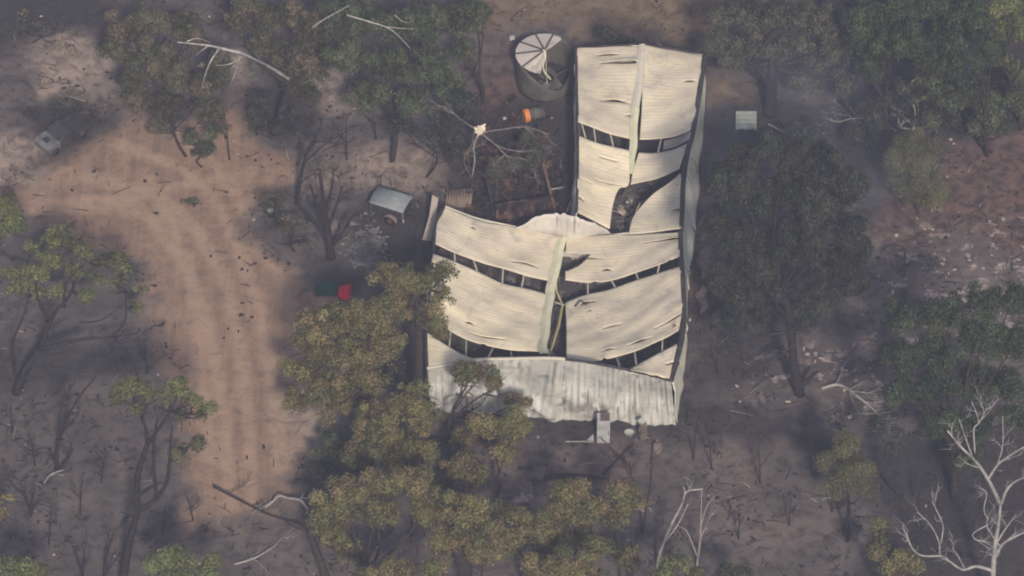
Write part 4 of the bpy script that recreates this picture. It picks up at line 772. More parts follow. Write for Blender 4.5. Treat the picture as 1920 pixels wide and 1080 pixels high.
tree('gum_tree', 'pale green sprawling bush at the right edge below the corner tree', (1915, 210), [(1895, 122, 30, 18), (1880, 112, 22, 14), (1915, 138, 22, 16)], L_GREEN, None, 138, 0.1, group=GR, dens=0.7)
tree('scraggly_tree', 'scraggly half-bare tree with grey twigs in front of the top right stand', (1708, 262), [(1700, 158, 42, 40), (1722, 205, 38, 34), (1685, 218, 32, 26), (1665, 180, 28, 30)], L_SHADE, M_GREYW, 139, 0.10, group=GR, dens=0.6, per=120)
tree('gum_tree', 'big dark gum right of the shed, one stubbed branch at its black foot', (1500, 738), [(1400, 300, 46, 40), (1470, 285, 52, 42), (1540, 305, 52, 46), (1592, 350, 36, 42), (1380, 368, 42, 42), (1450, 365, 56, 46), (1530, 385, 56, 46), (1592, 430, 40, 46), (1390, 448, 46, 46), (1470, 465, 56, 46), (1560, 490, 50, 42), (1602, 520, 30, 36), (1382, 535, 42, 46), (1440, 550, 42, 40), (1535, 555, 44, 40), (1365, 595, 28, 34), (1350, 330, 26, 40), (1345, 420, 26, 44), (1345, 510, 26, 44), (1500, 340, 50, 44), (1500, 430, 50, 44), (1610, 470, 28, 40), (1420, 500, 44, 44), (1500, 600, 40, 26), (1415, 600, 36, 26)], L_SHADE, M_BURNT, 140, 0.25, trunk=[(1500, 738), (1489, 690), (1484, 630), (1478, 580), (1462, 530), (1455, 480)], limbs=[(0.12, [(1484, 622), (1440, 628), (1400, 640), (1372, 652)]), (0.09, [(1386, 645), (1390, 665), (1393, 680)]), (0.09, [(1488, 655), (1445, 675), (1405, 690)]), (0.24, [(1498, 728), (1515, 712), (1534, 696)]), (0.1, [(1478, 595), (1462, 580), (1452, 560)])], group=GR, per=260, droop=1.5, dens=1.35, leaf=(0.26, 0.09))
tree('feathery_bush', 'soft rounded olive bush standing alone on the reddish litter at right', (1722, 398), [(1715, 268, 46, 36), (1742, 312, 40, 42), (1700, 340, 42, 36), (1738, 362, 34, 30), (1690, 300, 36, 40)], L_FINE, None, 141, 0.09, cat='bush', group=GR, leaf=(0.22, 0.06), per=420, droop=1.6, clump=0.75)
tree('gum_tree', 'dense dark green gum at the right edge behind the white dead tree', (1790, 935), [(1700, 598, 46, 38), (1770, 588, 56, 42), (1840, 568, 50, 38), (1900, 558, 38, 38), (1688, 668, 46, 42), (1760, 655, 56, 46), (1842, 640, 56, 46), (1905, 640, 34, 44), (1680, 730, 40, 38), (1750, 735, 50, 42), (1830, 720, 52, 42), (1892, 720, 38, 42), (1765, 795, 46, 34), (1840, 800, 46, 36), (1900, 790, 40, 36), (1810, 860, 40, 30)], L_DARKG, None, 142, 0.2, group=GR, dens=1.05)
tree('gum_sapling', 'small conical olive sapling on a straight black stem in the bare ground at lower right', (1589, 1013), [(1590, 825, 34, 30), (1572, 868, 42, 32), (1612, 875, 42, 32), (1578, 912, 46, 28), (1630, 916, 40, 22)], L_FINE, M_BURNT, 143, 0.10, trunk=[(1589, 1013), (1591, 960), (1590, 900)], group=GR, leaf=(0.22, 0.06), per=260, droop=1.4)
tree('shrub', 'yellow-olive shrub at the bottom edge just left of the white dead tree', (1675, 1150), [(1652, 985, 22, 22), (1645, 1030, 24, 24), (1690, 1040, 32, 22), (1660, 1062, 30, 20), (1720, 1060, 24, 18)], L_OLIVE, None, 144, 0.08, cat='shrub', group=GR, dens=0.8)
tree('gum_tree', 'low shadowed tree below the stubbed black trunk, above the conical sapling', (1690, 930), [(1640, 800, 36, 30), (1690, 830, 36, 34), (1570, 790, 26, 22)], L_SHADE, M_BURNT, 145, 0.10, group=GR, dens=0.55, per=130)
tree('shrub', 'thin greyish scrub between the pale panel and the big dark gum', (1470, 330), [(1430, 260, 38, 28), (1480, 250, 40, 28), (1540, 250, 46, 30), (1390, 290, 30, 26)], L_SHADE, M_BURNT, 146, 0.05, cat='shrub', group=GR, dens=0.7, per=130)
tree('shrub', 'dark scrub patch on the ground behind the rear end of the shed', (1140, 72), [(1135, 60, 24, 14), (1170, 78, 30, 10), (1220, 72, 34, 9), (1290, 84, 30, 9)], L_SHADE, M_BURNT, 147, 0.04, cat='shrub', per=120, clump=0.35)

tree('gum_tree', 'dark low tree filling the gap under the mid green corner trees, above the reddish litter', (1860, 285), [(1800, 190, 40, 28), (1850, 200, 46, 30), (1905, 190, 36, 34), (1880, 235, 40, 20), (1750, 170, 44, 34), (1770, 220, 38, 24), (1820, 235, 40, 20)], L_DARK, M_BURNT, 148, 0.08, group=GR, dens=0.9, per=200)
tree('shrub', 'shadowed bushes under the scraggly half-bare tree', (1640, 285), [(1620, 200, 34, 36), (1650, 245, 36, 26), (1600, 250, 26, 26)], L_SHADE, M_BURNT, 149, 0.06, cat='shrub', group=GR, dens=0.9, per=170)
tree('shrub', 'dusky scrub along the right wall above the sandy boulders', (1370, 372), [(1350, 300, 28, 24), (1385, 330, 34, 26), (1345, 350, 22, 18)], L_SHADE, M_BURNT, 150, 0.05, cat='shrub', group=GR, dens=0.5, per=100)
tree('shrub', 'dark burnt scrub clumps around the wreck at far left', (90, 232), [(60, 215, 26, 16), (110, 205, 30, 14), (160, 205, 26, 16), (190, 222, 18, 14)], L_SHADE, M_BURNT, 151, 0.04, cat='shrub', dens=0.5, per=70, clump=0.4)
tree('shrub', 'brown leafless brush in the top left corner', (60, 80), [(40, 40, 44, 30), (100, 50, 36, 26), (140, 90, 26, 22)], L_SCORCH, M_BURNT, 152, 0.05, cat='shrub', dens=0.3, per=50, clump=0.5)

# snapped tree beside the shed
B = G(905, 330); T = empty('snapped_tree', np.array([B[0], B[1], 0]), 'snapped tree with a pale splintered break and limp branches beside the shed', 'broken tree'); y0 = B[1]
m = MB(); m.tube(smoothpath([V(885, 332, y0), V(890, 300, y0), V(888, 275, y0), V(897, 252, y0)], 14), [0.045] * 10 + [0.06] * 4, 6); m.build('trunk', M_GREYW, T, True)
rb_ = random.Random(2); m = MB(); c = V(899, 243, y0)
for k in range(9):
    a = rb_.uniform(0, 6.28); e_ = c + np.array([0.35 * math.cos(a), 0.25 * math.sin(a), rb_.uniform(-0.2, 0.55)]); m.tube([c + np.array([0, 0, -0.25]), (c + e_) / 2, e_], [0.16, 0.13, 0.02], 5)
m.build('splintered_break', simple('fresh_split_wood', (0.62, 0.55, 0.42), (0.74, 0.68, 0.56), 4), T)
m = MB()
for r, pts in [(0.046, [(893, 243), (870, 228), (850, 212), (832, 200)]), (0.039, [(903, 248), (940, 243), (985, 238), (1030, 252)]), (0.046, [(905, 252, -0.4), (930, 272, -0.8), (947, 290, -1.2), (965, 312, -1.6)]), (0.033, [(930, 272, -0.8), (960, 282, -0.8), (1000, 283, -0.6)]), (0.033, [(947, 290, -1.2), (930, 305, -1.4), (925, 330, -1.6)]), (0.026, [(950, 292, -1.2), (985, 300, -1.1), (1005, 320, -1.1)]), (0.026, [(985, 240), (1010, 262), (1020, 275)]), (0.019, [(885, 335), (870, 300), (890, 262)])]:
    P = smoothpath([V(x, y, y0 + (q[0] if q else 0)) for x, y, *q in pts], 5 * len(pts)); m.tube(P, list(np.linspace(r, 0.02, len(P))), 5)
    for _ in range(3):
        k = rb_.randint(len(P) // 2, len(P) - 2); twigs(m, P[k], P[k + 1] - P[k] + np.array([rb_.gauss(0, .05), rb_.gauss(0, .05), -0.04]), rb_.uniform(0.6, 1.2), 0.025, rb_, 1)
m.build('branches', simple('dull_grey_wood', (0.10, 0.09, 0.085), (0.22, 0.20, 0.18), 3), T)
leaves(T, [(V(x, y, y0 + o_), (rx / 34, ry / 34, ry / 34)) for x, y, rx, ry, o_ in [(965, 305, 34, 22, -1.3), (1000, 300, 28, 26, -1), (930, 315, 22, 20, -1.5), (990, 262, 36, 18, 0), (1015, 285, 20, 22, -.5)]], L_PALE, 77, 1.1, (0.26, 0.07), 0.5, 190, 1.8)

# ------------------------------------------------------------------ things in the yard
def Rz(a): return Matrix.Rotation(a, 3, 'Z')
def Rx(a): return Matrix.Rotation(a, 3, 'X')
def Ry(a): return Matrix.Rotation(a, 3, 'Y')

# box trailer with a metal lid
tb = G(728, 412); tb[2] = 0; ang = math.radians(-24); R3 = Rz(ang)
TR = empty('box_trailer', tb, 'small box trailer with a grey metal lid, right of the fan-shaped burnt tree', 'trailer')
def W(v): return tuple(np.array(tb) + np.array((R3 @ Vector(v))[:]))
m = MB(); m.box(W((0, 0.45, 0.75)), (1.95, 1.25, 0.60), R3); m.build('body', M_CHAR, TR, bevel=0.02)
m = MB(); nseg = 8; vs = []
for i in range(nseg + 1):
    yy = -0.72 + 1.44 * i / nseg; zz = 1.17 + 0.14 * math.cos((i / nseg - 0.5) * math.pi)
    for xx in (-1.02, 1.02): vs.append(W((xx, 0.45 + yy, zz)))
m.add(vs, [(2 * i, 2 * i + 1, 2 * i + 3, 2 * i + 2) for i in range(nseg)]); o = m.build('lid', M_TARP, TR, True); s = o.modifiers.new('thickness', 'SOLIDIFY'); s.thickness = 0.04
for sx in (-0.95, 0.95):
    for sy in (-0.15, 1.05): m = MB(); m.bar(W((sx, sy, 0.4)), W((sx, sy, 1.2)), 0.05, 0.05); m.build('post', M_GREYW, TR)
m = MB(); m.bar(W((-0.98, 1.1, 1.1)), W((-0.95, 1.2, 1.75)), 0.05, 0.05); m.build('post', M_BURNT, TR)
for sy in (-0.28, 1.18):
    m = MB(); c = np.array((0.25, sy, 0.31)); m.tube([W(c + np.array([0, -0.09, 0])), W(c + np.array([0, 0.09, 0]))], 0.31, 16); wh = m.build('wheel', M_RUBBER, TR, True)
    m = MB(); m.tube([W(c + np.array([0, -0.11, 0])), W(c + np.array([0, 0.11, 0]))], 0.15, 12); m.build('rim', M_RUST, wh)
    m = MB(); vs = []
    for i in range(11):
        a = math.pi * i / 10
        for yy in (-0.14, 0.14): vs.append(W(c + np.array([0.42 * math.cos(a), yy, 0.42 * math.sin(a) - 0.02])))
    m.add(vs, [(2 * i, 2 * i + 1, 2 * i + 3, 2 * i + 2) for i in range(10)]); o = m.build('mudguard', M_SAND, TR, True); s = o.modifiers.new('thickness', 'SOLIDIFY'); s.thickness = 0.03
m = MB(); m.bar(W((0.95, 0.2, 0.42)), W((1.9, 0.45, 0.38)), 0.07, 0.07); m.bar(W((0.95, 0.7, 0.42)), W((1.9, 0.45, 0.38)), 0.07, 0.07); m.build('drawbar', M_GUTTER, TR)
m = MB(); m.box(W((0.99, -0.15, 0.42)), (0.05, 0.08, 0.16), R3); m.build('tail_light', M_WHITEP, TR)

# wheelie bins lying down
def bin_(px, py, label, body, lidm, heading, L=1.0, lid_open=False):
    b = G(px, py); b[2] = 0; T = empty('wheelie_bin', b, label, 'bin', 'bins at the track edge'); Rb = Rz(heading)
    def W(v): return tuple(b + np.array((Rb @ Vector(v))[:]))
    m = MB(); x0, x1 = -L / 2, L / 2          # base end to lid end, lying on its back
    prof = lambda w, h: [(-w / 2, 0.0), (w / 2, 0.0), (w / 2, h), (-w / 2, h)]
    vs = [W((x0, y, z + 0.02)) for y, z in prof(0.46, 0.50)] + [W((x1 - 0.06, y, z + 0.0)) for y, z in prof(0.58, 0.66)] + [W((x1, y, z + 0.0)) for y, z in prof(0.62, 0.70)]
    m.add(vs, [(3, 2, 1, 0), (8, 9, 10, 11)] + [(4 * k + i, 4 * k + (i + 1) % 4, 4 * k + 4 + (i + 1) % 4, 4 * k + 4 + i) for k in (0, 1) for i in range(4)]); m.build('body', body, T, bevel=0.03)
    m = MB(); m.box(W((x1 + 0.05, 0, 0.36)), (0.08, 0.62, 0.70), Rb); m.build('lid', lidm, T, bevel=0.03)
    for s_ in (-0.25, 0.25):
        m = MB(); m.tube([W((x0 + 0.06, s_ - 0.03, 0.1)), W((x0 + 0.06, s_ + 0.03, 0.1))], 0.1, 12); m.build('wheel', M_RUBBER, T, True)
    m = MB(); m.tube([W((x1 - 0.08, -0.25, 0.74)), W((x1 - 0.08, 0.25, 0.74))], 0.02, 6); m.build('handle', body, T)
    return T
bin_(610, 549, 'dark green wheelie bin lying on its side by the dirt track', M_GREENB, M_GREENB, 0.05, 1.0)
bin_(645, 556, 'bright red plastic bin lying beside the fallen green wheelie bin', M_REDB, M_REDB, -0.1, 0.55)

# burnt vehicle wreck
b = G(117, 264); b[2] = 0; hd = math.radians(44); R3 = Rz(hd)
CW = empty('vehicle_wreck', b, 'burnt grey shell of a small vehicle with a blackened open tray, at far left', 'vehicle')
def W(v): return tuple(b + np.array((R3 @ Vector(v))[:]))
def prism(profile, w, m):
    n = len(profile); vs = [W((x, -w / 2, z)) for x, z in profile] + [W((x, w / 2, z)) for x, z in profile]
    m.add(vs, [tuple(range(n)), tuple(range(2 * n - 1, n - 1, -1))] + [(i, i + n, (i + 1) % n + n, (i + 1) % n) for i in range(n)])
M_WRECK = simple('burnt_car_body', (0.030, 0.030, 0.033), (0.19, 0.19, 0.185), 1.1, 0.7)
m = MB(); prism([(-1.45, 0.25), (-1.45, 0.62), (-1.38, 0.74), (-0.75, 0.82), (-0.6, 0.80), (-0.6, 0.25)], 1.25, m); m.build('bonnet', M_WRECK, CW, bevel=0.04)
m = MB(); prism([(-0.6, 0.25), (-0.6, 0.80), (-0.25, 1.02), (0.25, 1.04), (0.3, 0.25)], 1.22, m); m.build('cab', M_GUTTER, CW, bevel=0.04)
m = MB(); prism([(-0.60, 0.82), (-0.28, 1.01), (-0.29, 1.03), (-0.63, 0.82)], 1.05, m); m.build('windscreen_opening', M_CHAR, CW)
for s_ in (-0.62, 0.62): m = MB(); m.box(W((-0.08, s_, 0.88)), (0.5, 0.03, 0.22), R3); m.build('window_opening', M_CHAR, CW)
m = MB(); m.box(W((-1.05, 0.0, 0.80)), (0.35, 0.4, 0.05), R3); m.build('burnt_hole', M_CHAR, CW)
m = MB()
m.box(W((0.9, 0, 0.5)), (1.2, 1.2, 0.06), R3); m.build('tray_floor', M_CHAR, CW)
for s_ in (-0.6, 0.6): m = MB(); m.box(W((0.9, s_, 0.66)), (1.2, 0.05, 0.32), R3); m.build('tray_side', M_GUTTER, CW)
m = MB(); m.box(W((1.5, 0, 0.66)), (0.05, 1.2, 0.32), R3); m.build('tailgate', M_GUTTER, CW)
for sx in (-1.0, 1.0):
    for sy in (-0.58, 0.58): m = MB(); m.tube([W((sx, sy - 0.08, 0.27)), W((sx, sy + 0.08, 0.27))], 0.27, 14); m.build('wheel', M_CHAR, CW, True)

# burnt lean-to in the notch of the shed
b = G(975, 400); b[2] = 0; LN = empty('burnt_lean_to', b, 'collapsed charred lean-to frame with a rusty red-brown panel in the notch of the shed', 'lean-to')
m = MB(); m.bar(G(919, 337, 1.5), G(978, 320, 1.7), 0.14, 0.28); m.build('beam', M_BURNTRUST, LN)
m = MB(); m.bar(G(928, 384, 1.3), G(1036, 367, 1.3), 0.08, 0.1); m.build('beam', M_BURNTRUST, LN)
m = MB(); m.add([G(930, 386, 1.2), G(960, 381, 1.2), G(1000, 375, 1.15), G(1037, 369, 1.2), G(1040, 405, 0.2), G(1005, 402, 0.5), G(985, 415, 0.1), G(955, 420, 0.0), G(930, 425, 0.0)], [(0, 8, 7, 1), (1, 7, 6, 2), (2, 6, 5), (2, 5, 4, 3)]); o = m.build('rusty_panel', M_BURNTRUST, LN); s = o.modifiers.new('thickness', 'SOLIDIFY'); s.thickness = 0.05
for p, q in [((913, 334, 1.6), (928, 412, 0)), ((1018, 306, 2.4), (1042, 400, 0.6)), ((976, 320, 1.7), (978, 355, 0.3)), ((1013, 312, 2.2), (1020, 365, 0.2))]:
    m = MB(); m.bar(G(*p), G(*q), 0.13, 0.13); m.build('post', M_BURNT if p[0] < 1015 else M_BARKR, LN)
m = MB(); m.bar(G(1033, 355, 1.0), G(1056, 351, 1.2), 0.06, 0.06); m.build('rail', M_GREYW, LN)
m = MB(); m.add([G(925, 350, 0.05), G(1040, 340, 0.05), G(1045, 415, 0.05), G(930, 425, 0.05)], [(0, 3, 2, 1)]); o = m.build('burnt_floor', M_CHAR, LN); s = o.modifiers.new('thickness', 'SOLIDIFY'); s.thickness = 0.06
m = MB(); rd = random.Random(6)
for _ in range(80):
    p = G(rd.uniform(890, 1060), rd.uniform(350, 420), 0.1); q = p + np.array([rd.uniform(-.6, .6), rd.uniform(-.6, .6), rd.uniform(0, .5)]); m.bar(p, q, rd.uniform(.04, .16), rd.uniform(.04, .12))
for _ in range(40):
    p = G(rd.uniform(890, 1060), rd.uniform(340, 420), 0.1); m.box(p + [0, 0, rd.uniform(0, .4)], (rd.uniform(.2, .9), rd.uniform(.15, .6), .03), Rz(rd.uniform(0, 3)) @ Rx(rd.uniform(-.8, .8)))
o = m.build('charred_timbers', M_BURNT, LN); o['kind'] = 'stuff'

# ribbed fallen sheet, leaning planks
b = G(860, 372); b[2] = 0; o_ = empty('fallen_sheet', b, 'brown ribbed iron sheet lying tilted behind the left rear corner of the shed', 'roofing sheet')
m = MB(); A = [G(838, 356, 0.5), G(887, 352, 0.7), G(882, 388, 0.25), G(833, 390, 0.15)]; nn = 48; vs = []
for i in range(nn + 1):
    t = i / nn; dz = 0.05 * math.sin(t * 2 * math.pi * 9)
    for a_, b_ in ((A[0], A[1]), (A[3], A[2])): p = a_ + (b_ - a_) * t; vs.append(p + np.array([0, -dz * 0.5, dz]))
m.add(vs, [(2 * i, 2 * i + 1, 2 * i + 3, 2 * i + 2) for i in range(nn)]); ob = m.build('ribbed_panel', simple('brown_iron', (0.13, 0.095, 0.078), (0.22, 0.165, 0.135), 2), o_, True); s = ob.modifiers.new('thickness', 'SOLIDIFY'); s.thickness = 0.02
m = MB(); pts = [G(811, 366, 2.0), G(822, 372, 2.0), G(819, 400, 1.6), G(808, 452, 0.3), G(792, 449, 0.3), G(805, 405, 1.5)]
m.add(pts, [(0, 1, 2, 5), (5, 2, 3, 4)]); o = m.build('leaning_sheet', simple('dull_pink_sheet', (0.30, 0.25, 0.22), (0.38, 0.32, 0.28), 2), loc=G(800, 450)); tag(o, 'long pinkish-grey metal sheet leaning outside the left rear corner of the shed', 'metal sheet'); s = o.modifiers.new('thickness', 'SOLIDIFY'); s.thickness = 0.05
m = MB(); m.bar(G(1062, 397, 0.6), G(1079, 362, 2.4), 0.14, 0.08); o = m.build('leaning_plank', M_SAND, loc=G(1062, 397)); tag(o, 'short brown plank leaning against the left wall of the rear wing', 'plank')

# orange drum box, pale panel, small litter
b = G(994, 224); b[2] = 0; T = empty('steel_drum', b, 'drum lying on its side with a bright orange end, between tank and shed', 'drum')
m = MB(); a_ = np.array([-0.34, -0.1, 0.36]) + b; c_ = np.array([0.75, 0.25, 0.36]) + b; m.tube([a_, a_ + (c_ - a_) * .33, a_ + (c_ - a_) * .34, a_ + (c_ - a_) * .36, a_ + (c_ - a_) * .66, a_ + (c_ - a_) * .67, a_ + (c_ - a_) * .69, c_], [.36, .36, .38, .36, .36, .38, .36, .36], 20); m.build('body', M_TANK, T, True)
m = MB(); n_ = (c_ - a_) / np.linalg.norm(c_ - a_); m.tube([a_ - n_ * 0.012, a_ + n_ * 0.28], 0.385, 24); m.build('orange_end', M_ORANGE, T)
b = G(1399, 243); b[2] = 0; T = empty('slotted_panel', b, 'pale grey square panel with dark slots propped on legs below the black-trunked gum', 'panel')
q = [G(1380, 208, 0.75), G(1418, 208, 0.75), G(1418, 242, 0.65), G(1380, 242, 0.65)]
for k in range(4):
    t0, t1 = k / 4 + 0.015, (k + 1) / 4 - 0.035; m = MB(); p0, p1 = q[0] + (q[3] - q[0]) * t0, q[1] + (q[2] - q[1]) * t0; p2, p3 = q[1] + (q[2] - q[1]) * t1, q[0] + (q[3] - q[0]) * t1
    m.add([p0, p1, p2, p3], [(0, 3, 2, 1)]); o = m.build('slat', M_PALLET, T); s = o.modifiers.new('thickness', 'SOLIDIFY'); s.thickness = 0.06
for tx in (0.03, 0.5, 0.97):
    m = MB(); a_ = q[0] + (q[1] - q[0]) * tx; c_ = q[3] + (q[2] - q[3]) * tx; m.bar(a_ - [0, 0, .07], c_ - [0, 0, .07], 0.09, 0.07); m.build('bearer', M_PALLET, T)
for p in q: m = MB(); m.bar((p[0], p[1], 0), (p[0], p[1], p[2] - 0.1), 0.07, 0.07); m.build('leg', M_GUTTER, T)
b = G(1430, 272); m = MB(); m.tube([G(1418, 255, 0.6), G(1445, 252, 0.75), G(1445, 278, 0)], 0.025, 5); m.tube([G(1418, 255, 0.6), G(1419, 270, 0)], 0.025, 5); o = m.build('bent_pipe_frame', M_GUTTER, loc=b); tag(o, 'bent black pipe frame standing beside the pale slotted panel', 'pipe frame')

b = G(1131, 832); b[2] = 0; T = empty('fridge', b, 'white fridge standing on burnt soil against the front wall with a scorched dark top', 'fridge')
m = MB(); m.box(b + [0, 0.36, 0.84], (0.68, 0.62, 1.62)); m.build('cabinet', M_WHITEP, T, bevel=0.03)
m = MB(); m.box(b + [0, 0.02, 0.56], (0.67, 0.06, 1.02)); d_ = m.build('door', M_WHITEP, T, bevel=0.015)
m = MB(); m.box(b + [0, 0.02, 1.36], (0.67, 0.06, 0.5)); m.build('freezer_door', M_WHITEP, T, bevel=0.015)
m = MB(); m.box(b + [0.08, 0.34, 1.67], (0.48, 0.5, 0.05)); m.build('scorched_top', simple('scorched_enamel', (0.06, 0.045, 0.042), (0.15, 0.11, 0.10), 4), T)
m = MB(); m.box(b + [0.27, -0.03, 0.85], (0.03, 0.04, 0.3)); m.build('handle', M_GUTTER, T)
b = G(1086, 826); b[2] = 0; T = empty('wire_grille', b, 'flat dark rectangular grate with a pale front rail lying left of the white fridge', 'grate')
q = [G(1058, 808, .12), G(1112, 806, .12), G(1113, 828, .1), G(1060, 828, .1)]
for i in range(4): m = MB(); m.bar(q[i], q[(i + 1) % 4], 0.06, 0.06); m.build('rail', M_GREYW if i == 2 else M_GUTTER, T)
m = MB()
for i in range(1, 14): t = i / 14; m.bar(q[0] + (q[1] - q[0]) * t, q[3] + (q[2] - q[3]) * t, 0.03, 0.03)
m.build('bars', M_GUTTER, T)
m = MB(); m.add([q[2] + [0, 0, .05], q[2] + [-.35, .05, .05], q[2] + [0, .5, .05]], [(0, 1, 2)]); o = m.build('pale_corner', M_WHITEP, T); s = o.modifiers.new('thickness', 'SOLIDIFY'); s.thickness = .02
b = G(1205, 830); b[2] = 0; T = empty('burnt_appliance', b, 'tall pale rusted appliance leaning at the right of the front wall', 'appliance')
m = MB(); m.box(b + [0, 0.3, 0.6], (0.42, 0.42, 1.2), Rz(0.35) @ Rx(0.10), (0.8, 0.8)); m.build('body', simple('scorched_brown_steel', (0.06, 0.05, 0.045), (0.20, 0.165, 0.14), 2.2), T, bevel=0.04)
m = MB(); m.box(b + [-0.03, 0.2, 1.0], (0.34, 0.04, 0.62), Rz(0.5) @ Rx(0.2), (0.6, 1)); m.build('peeled_front', M_ASH, T, bevel=0.01)
m = MB(); m.box(b + [-0.05, 0.34, 1.32], (0.36, 0.36, 0.16), Rz(0.7) @ Rx(0.35), (0.6, 0.8)); m.build('buckled_top', M_PALLET, T, bevel=0.02)
b = G(1180, 820); m = MB(); nn = 16; vs = []
for j, (r, z) in enumerate([(0.10, 0.02), (0.22, 0.10), (0.28, 0.20), (0.25, 0.20), (0.18, 0.10), (0.02, 0.05)]):
    for k in range(nn): a = 2 * math.pi * k / nn; vs.append((b[0] + r * math.cos(a), b[1] + 0.2 + r * math.sin(a) * 0.8, z))
m.add(vs, [(j * nn + k, j * nn + (k + 1) % nn, (j + 1) * nn + (k + 1) % nn, (j + 1) * nn + k) for j in range(5) for k in range(nn)]); o = m.build('metal_basin', M_PALLET, loc=b, smooth=True); tag(o, 'pale round basin on the ground between fridge and rusted appliance', 'basin')
b = G(1232, 849); m = MB(); rd = random.Random(1); m.tube([b + [0, 0, 0.02], b + [0, 0.03, 0.10], b + [0.02, 0.1, 0.52], b + [0.02, 0.1, 0.56]], [0.20, 0.23, 0.23, 0.18], 16); o = m.build('gas_bottle', M_SAND, loc=b, smooth=True); tag(o, 'rounded pinkish gas bottle in front of the right end of the front wall', 'gas bottle')
b = G(508, 404); m = MB(); m.tube([b, b + [0, 0, 0.32], b + [0, 0, 0.4]], [0.2, 0.22, 0.2], 14); T = m.build('bucket', M_CHAR, loc=b, smooth=True); tag(T, 'dark bucket with a whitish lid on the left of the low olive-brown scrub', 'bucket')
m = MB(); m.tube([b + [0, 0, 0.4], b + [0, 0, 0.44]], [0.2, 0.12], 14); m.build('lid', M_WHITEP, T)
for (x, y, lab) in [(960, 73, 'white plastic container lying left of the water tank roof'), (946, 223, 'small white scrap on the ground left of the orange drum'), (176, 203, 'tiny white object at right end of the dark patch above the wreck'), (1292, 601, 'curled white scrap at the foot of the right side wall')]:
    b = G(x, y); m = MB(); k = 0.17 if x == 960 else 0.10; m.box(b + [0, 0, k * 0.6], (k * 2, k * 1.4, k * 1.2), Rz(0.4), (0.8, 0.7)); m.tube([b + [k * 0.4, 0, k * 1.1], b + [k * .4, 0, k * 1.6]], k * 0.3, 8)
    o = m.build('plastic_container' if x == 960 else 'white_scrap', M_WHITEP, loc=b, bevel=0.02); tag(o, lab, 'container' if x == 960 else 'scrap')
for k, (x, y, w, h, lab) in enumerate([(1320, 425, 13, 26, 'upper sandy boulder beside the right wall of the shed'), (1322, 490, 14, 30, 'long sandy boulder in the middle of the row beside the right wall'), (1316, 560, 10, 26, 'lower sandy boulder beside the right wall of the shed')]):
    b = G(x, y); rd = random.Random(k); m = MB(); m.blob(b + [0, 0, 0.02], (w / 33, h / 25, 0.26), rd, 16, 8, 0.10); m.v = [(x_ + 0.12 * math.sin(y_ * 5 + k), y_ + 0.1 * math.sin(x_ * 6), z_ + 0.06 * math.sin(x_ * 7 + y_ * 5)) for x_, y_, z_ in m.v]; o = m.build('sandy_boulder', M_SAND, loc=b, smooth=True); tag(o, lab, 'boulder', 'boulders along the right wall')
b = G(1297, 540); m = MB(); m.bar(G(1296, 500, .25), G(1293, 565, .2), 0.26, 0.12); o = m.build('red_plank', M_RUST, loc=b); tag(o, 'reddish plank lying along the foot of the right side wall', 'plank')
# fallen timber
def log(name, lab, pts, r, mat, seed=0, tw=0, cat='log', group='fallen logs and branches'):
    rd = random.Random(seed); m = MB(); P = smoothpath([G(*p) for p in pts], 5 * len(pts)); m.tube(P, list(np.linspace(r, r * 0.55, len(P))), 7)
    for _ in range(tw):
        k = rd.randint(2, len(P) - 2); d = P[k + 1] - P[k]; twigs(m, P[k], d / np.linalg.norm(d) + np.array([rd.gauss(0, .7), rd.gauss(0, .7), rd.gauss(0.1, .2)]), rd.uniform(0.6, 1.5), r * 0.4, rd, 1)
    o = m.build(name, mat, loc=P[0], smooth=True); tag(o, lab, cat, group)
log('fallen_log', 'long charred log on the soil below the front wall, behind the bottom gum row', [(1020, 897, .12), (1060, 891, .12), (1100, 893, .12), (1135, 897, .1)], 0.14, M_BURNT, 1)
log('fallen_log', 'short charred log left of the long one below the front wall', [(972, 878, .1), (1000, 876, .1)], 0.11, M_BURNT, 2)
log('fallen_log', 'charred log across the shaded soil between the front wall and the spindly gum', [(805, 820, .15), (850, 826, .12), (900, 824, .12), (945, 828, .1)], 0.13, M_BURNT, 3)
log('fallen_branch', 'long thin black fallen branch with side twigs at the foot of the dirt track', [(400, 912, .6), (450, 938, .4), (505, 965, .25), (568, 983, .2)], 0.065, M_BURNT, 4, 7)
log('fallen_branch', 'forked white branch above the long black branch at the foot of the dirt track', [(577, 955, .3), (563, 938, .8), (540, 934, .9), (523, 930, .9), (508, 944, .5), (493, 953, .2)], 0.075, M_WHITE, 5, 3, 'branch')
log('fallen_branch', 'tangle of whitish dead branches on the ash right of the stubbed black trunk', [(1540, 728, .1), (1575, 722, .3), (1610, 745, .4), (1640, 770, .2), (1665, 800, .1)], 0.09, M_GREYW, 6, 16, 'branch')
log('fallen_branch', 'grey fallen branch lying below the wreck of the dark patch edge at lower left', [(83, 905, .2), (95, 890, .4), (120, 880, .3)], 0.05, M_WHITE, 7, 1, 'branch')
log('fallen_branch', 'pale dead branch in the shadow near the bottom of the dirt track', [(440, 1058, .2), (480, 1045, .3), (520, 1020, .2)], 0.06, M_GREYW, 8, 3, 'branch')
log('fallen_branch', 'long grey dead branches beside the pale slotted panel', [(1440, 232, .2), (1475, 250, .3), (1510, 262, .2)], 0.06, M_GREYW, 9, 8, 'branch')
log('fallen_branch', 'spray of grey dead branches left of the soft rounded olive bush', [(1680, 245, .3), (1640, 225, .8), (1600, 222, .6), (1570, 230, .3)], 0.05, M_GREYW, 10, 10, 'branch')
log('fallen_log', 'dark crooked log running up to the rusted appliance from below', [(1130, 890, .08), (1150, 870, .08), (1178, 840, .1)], 0.07, M_BURNT, 11, 3)

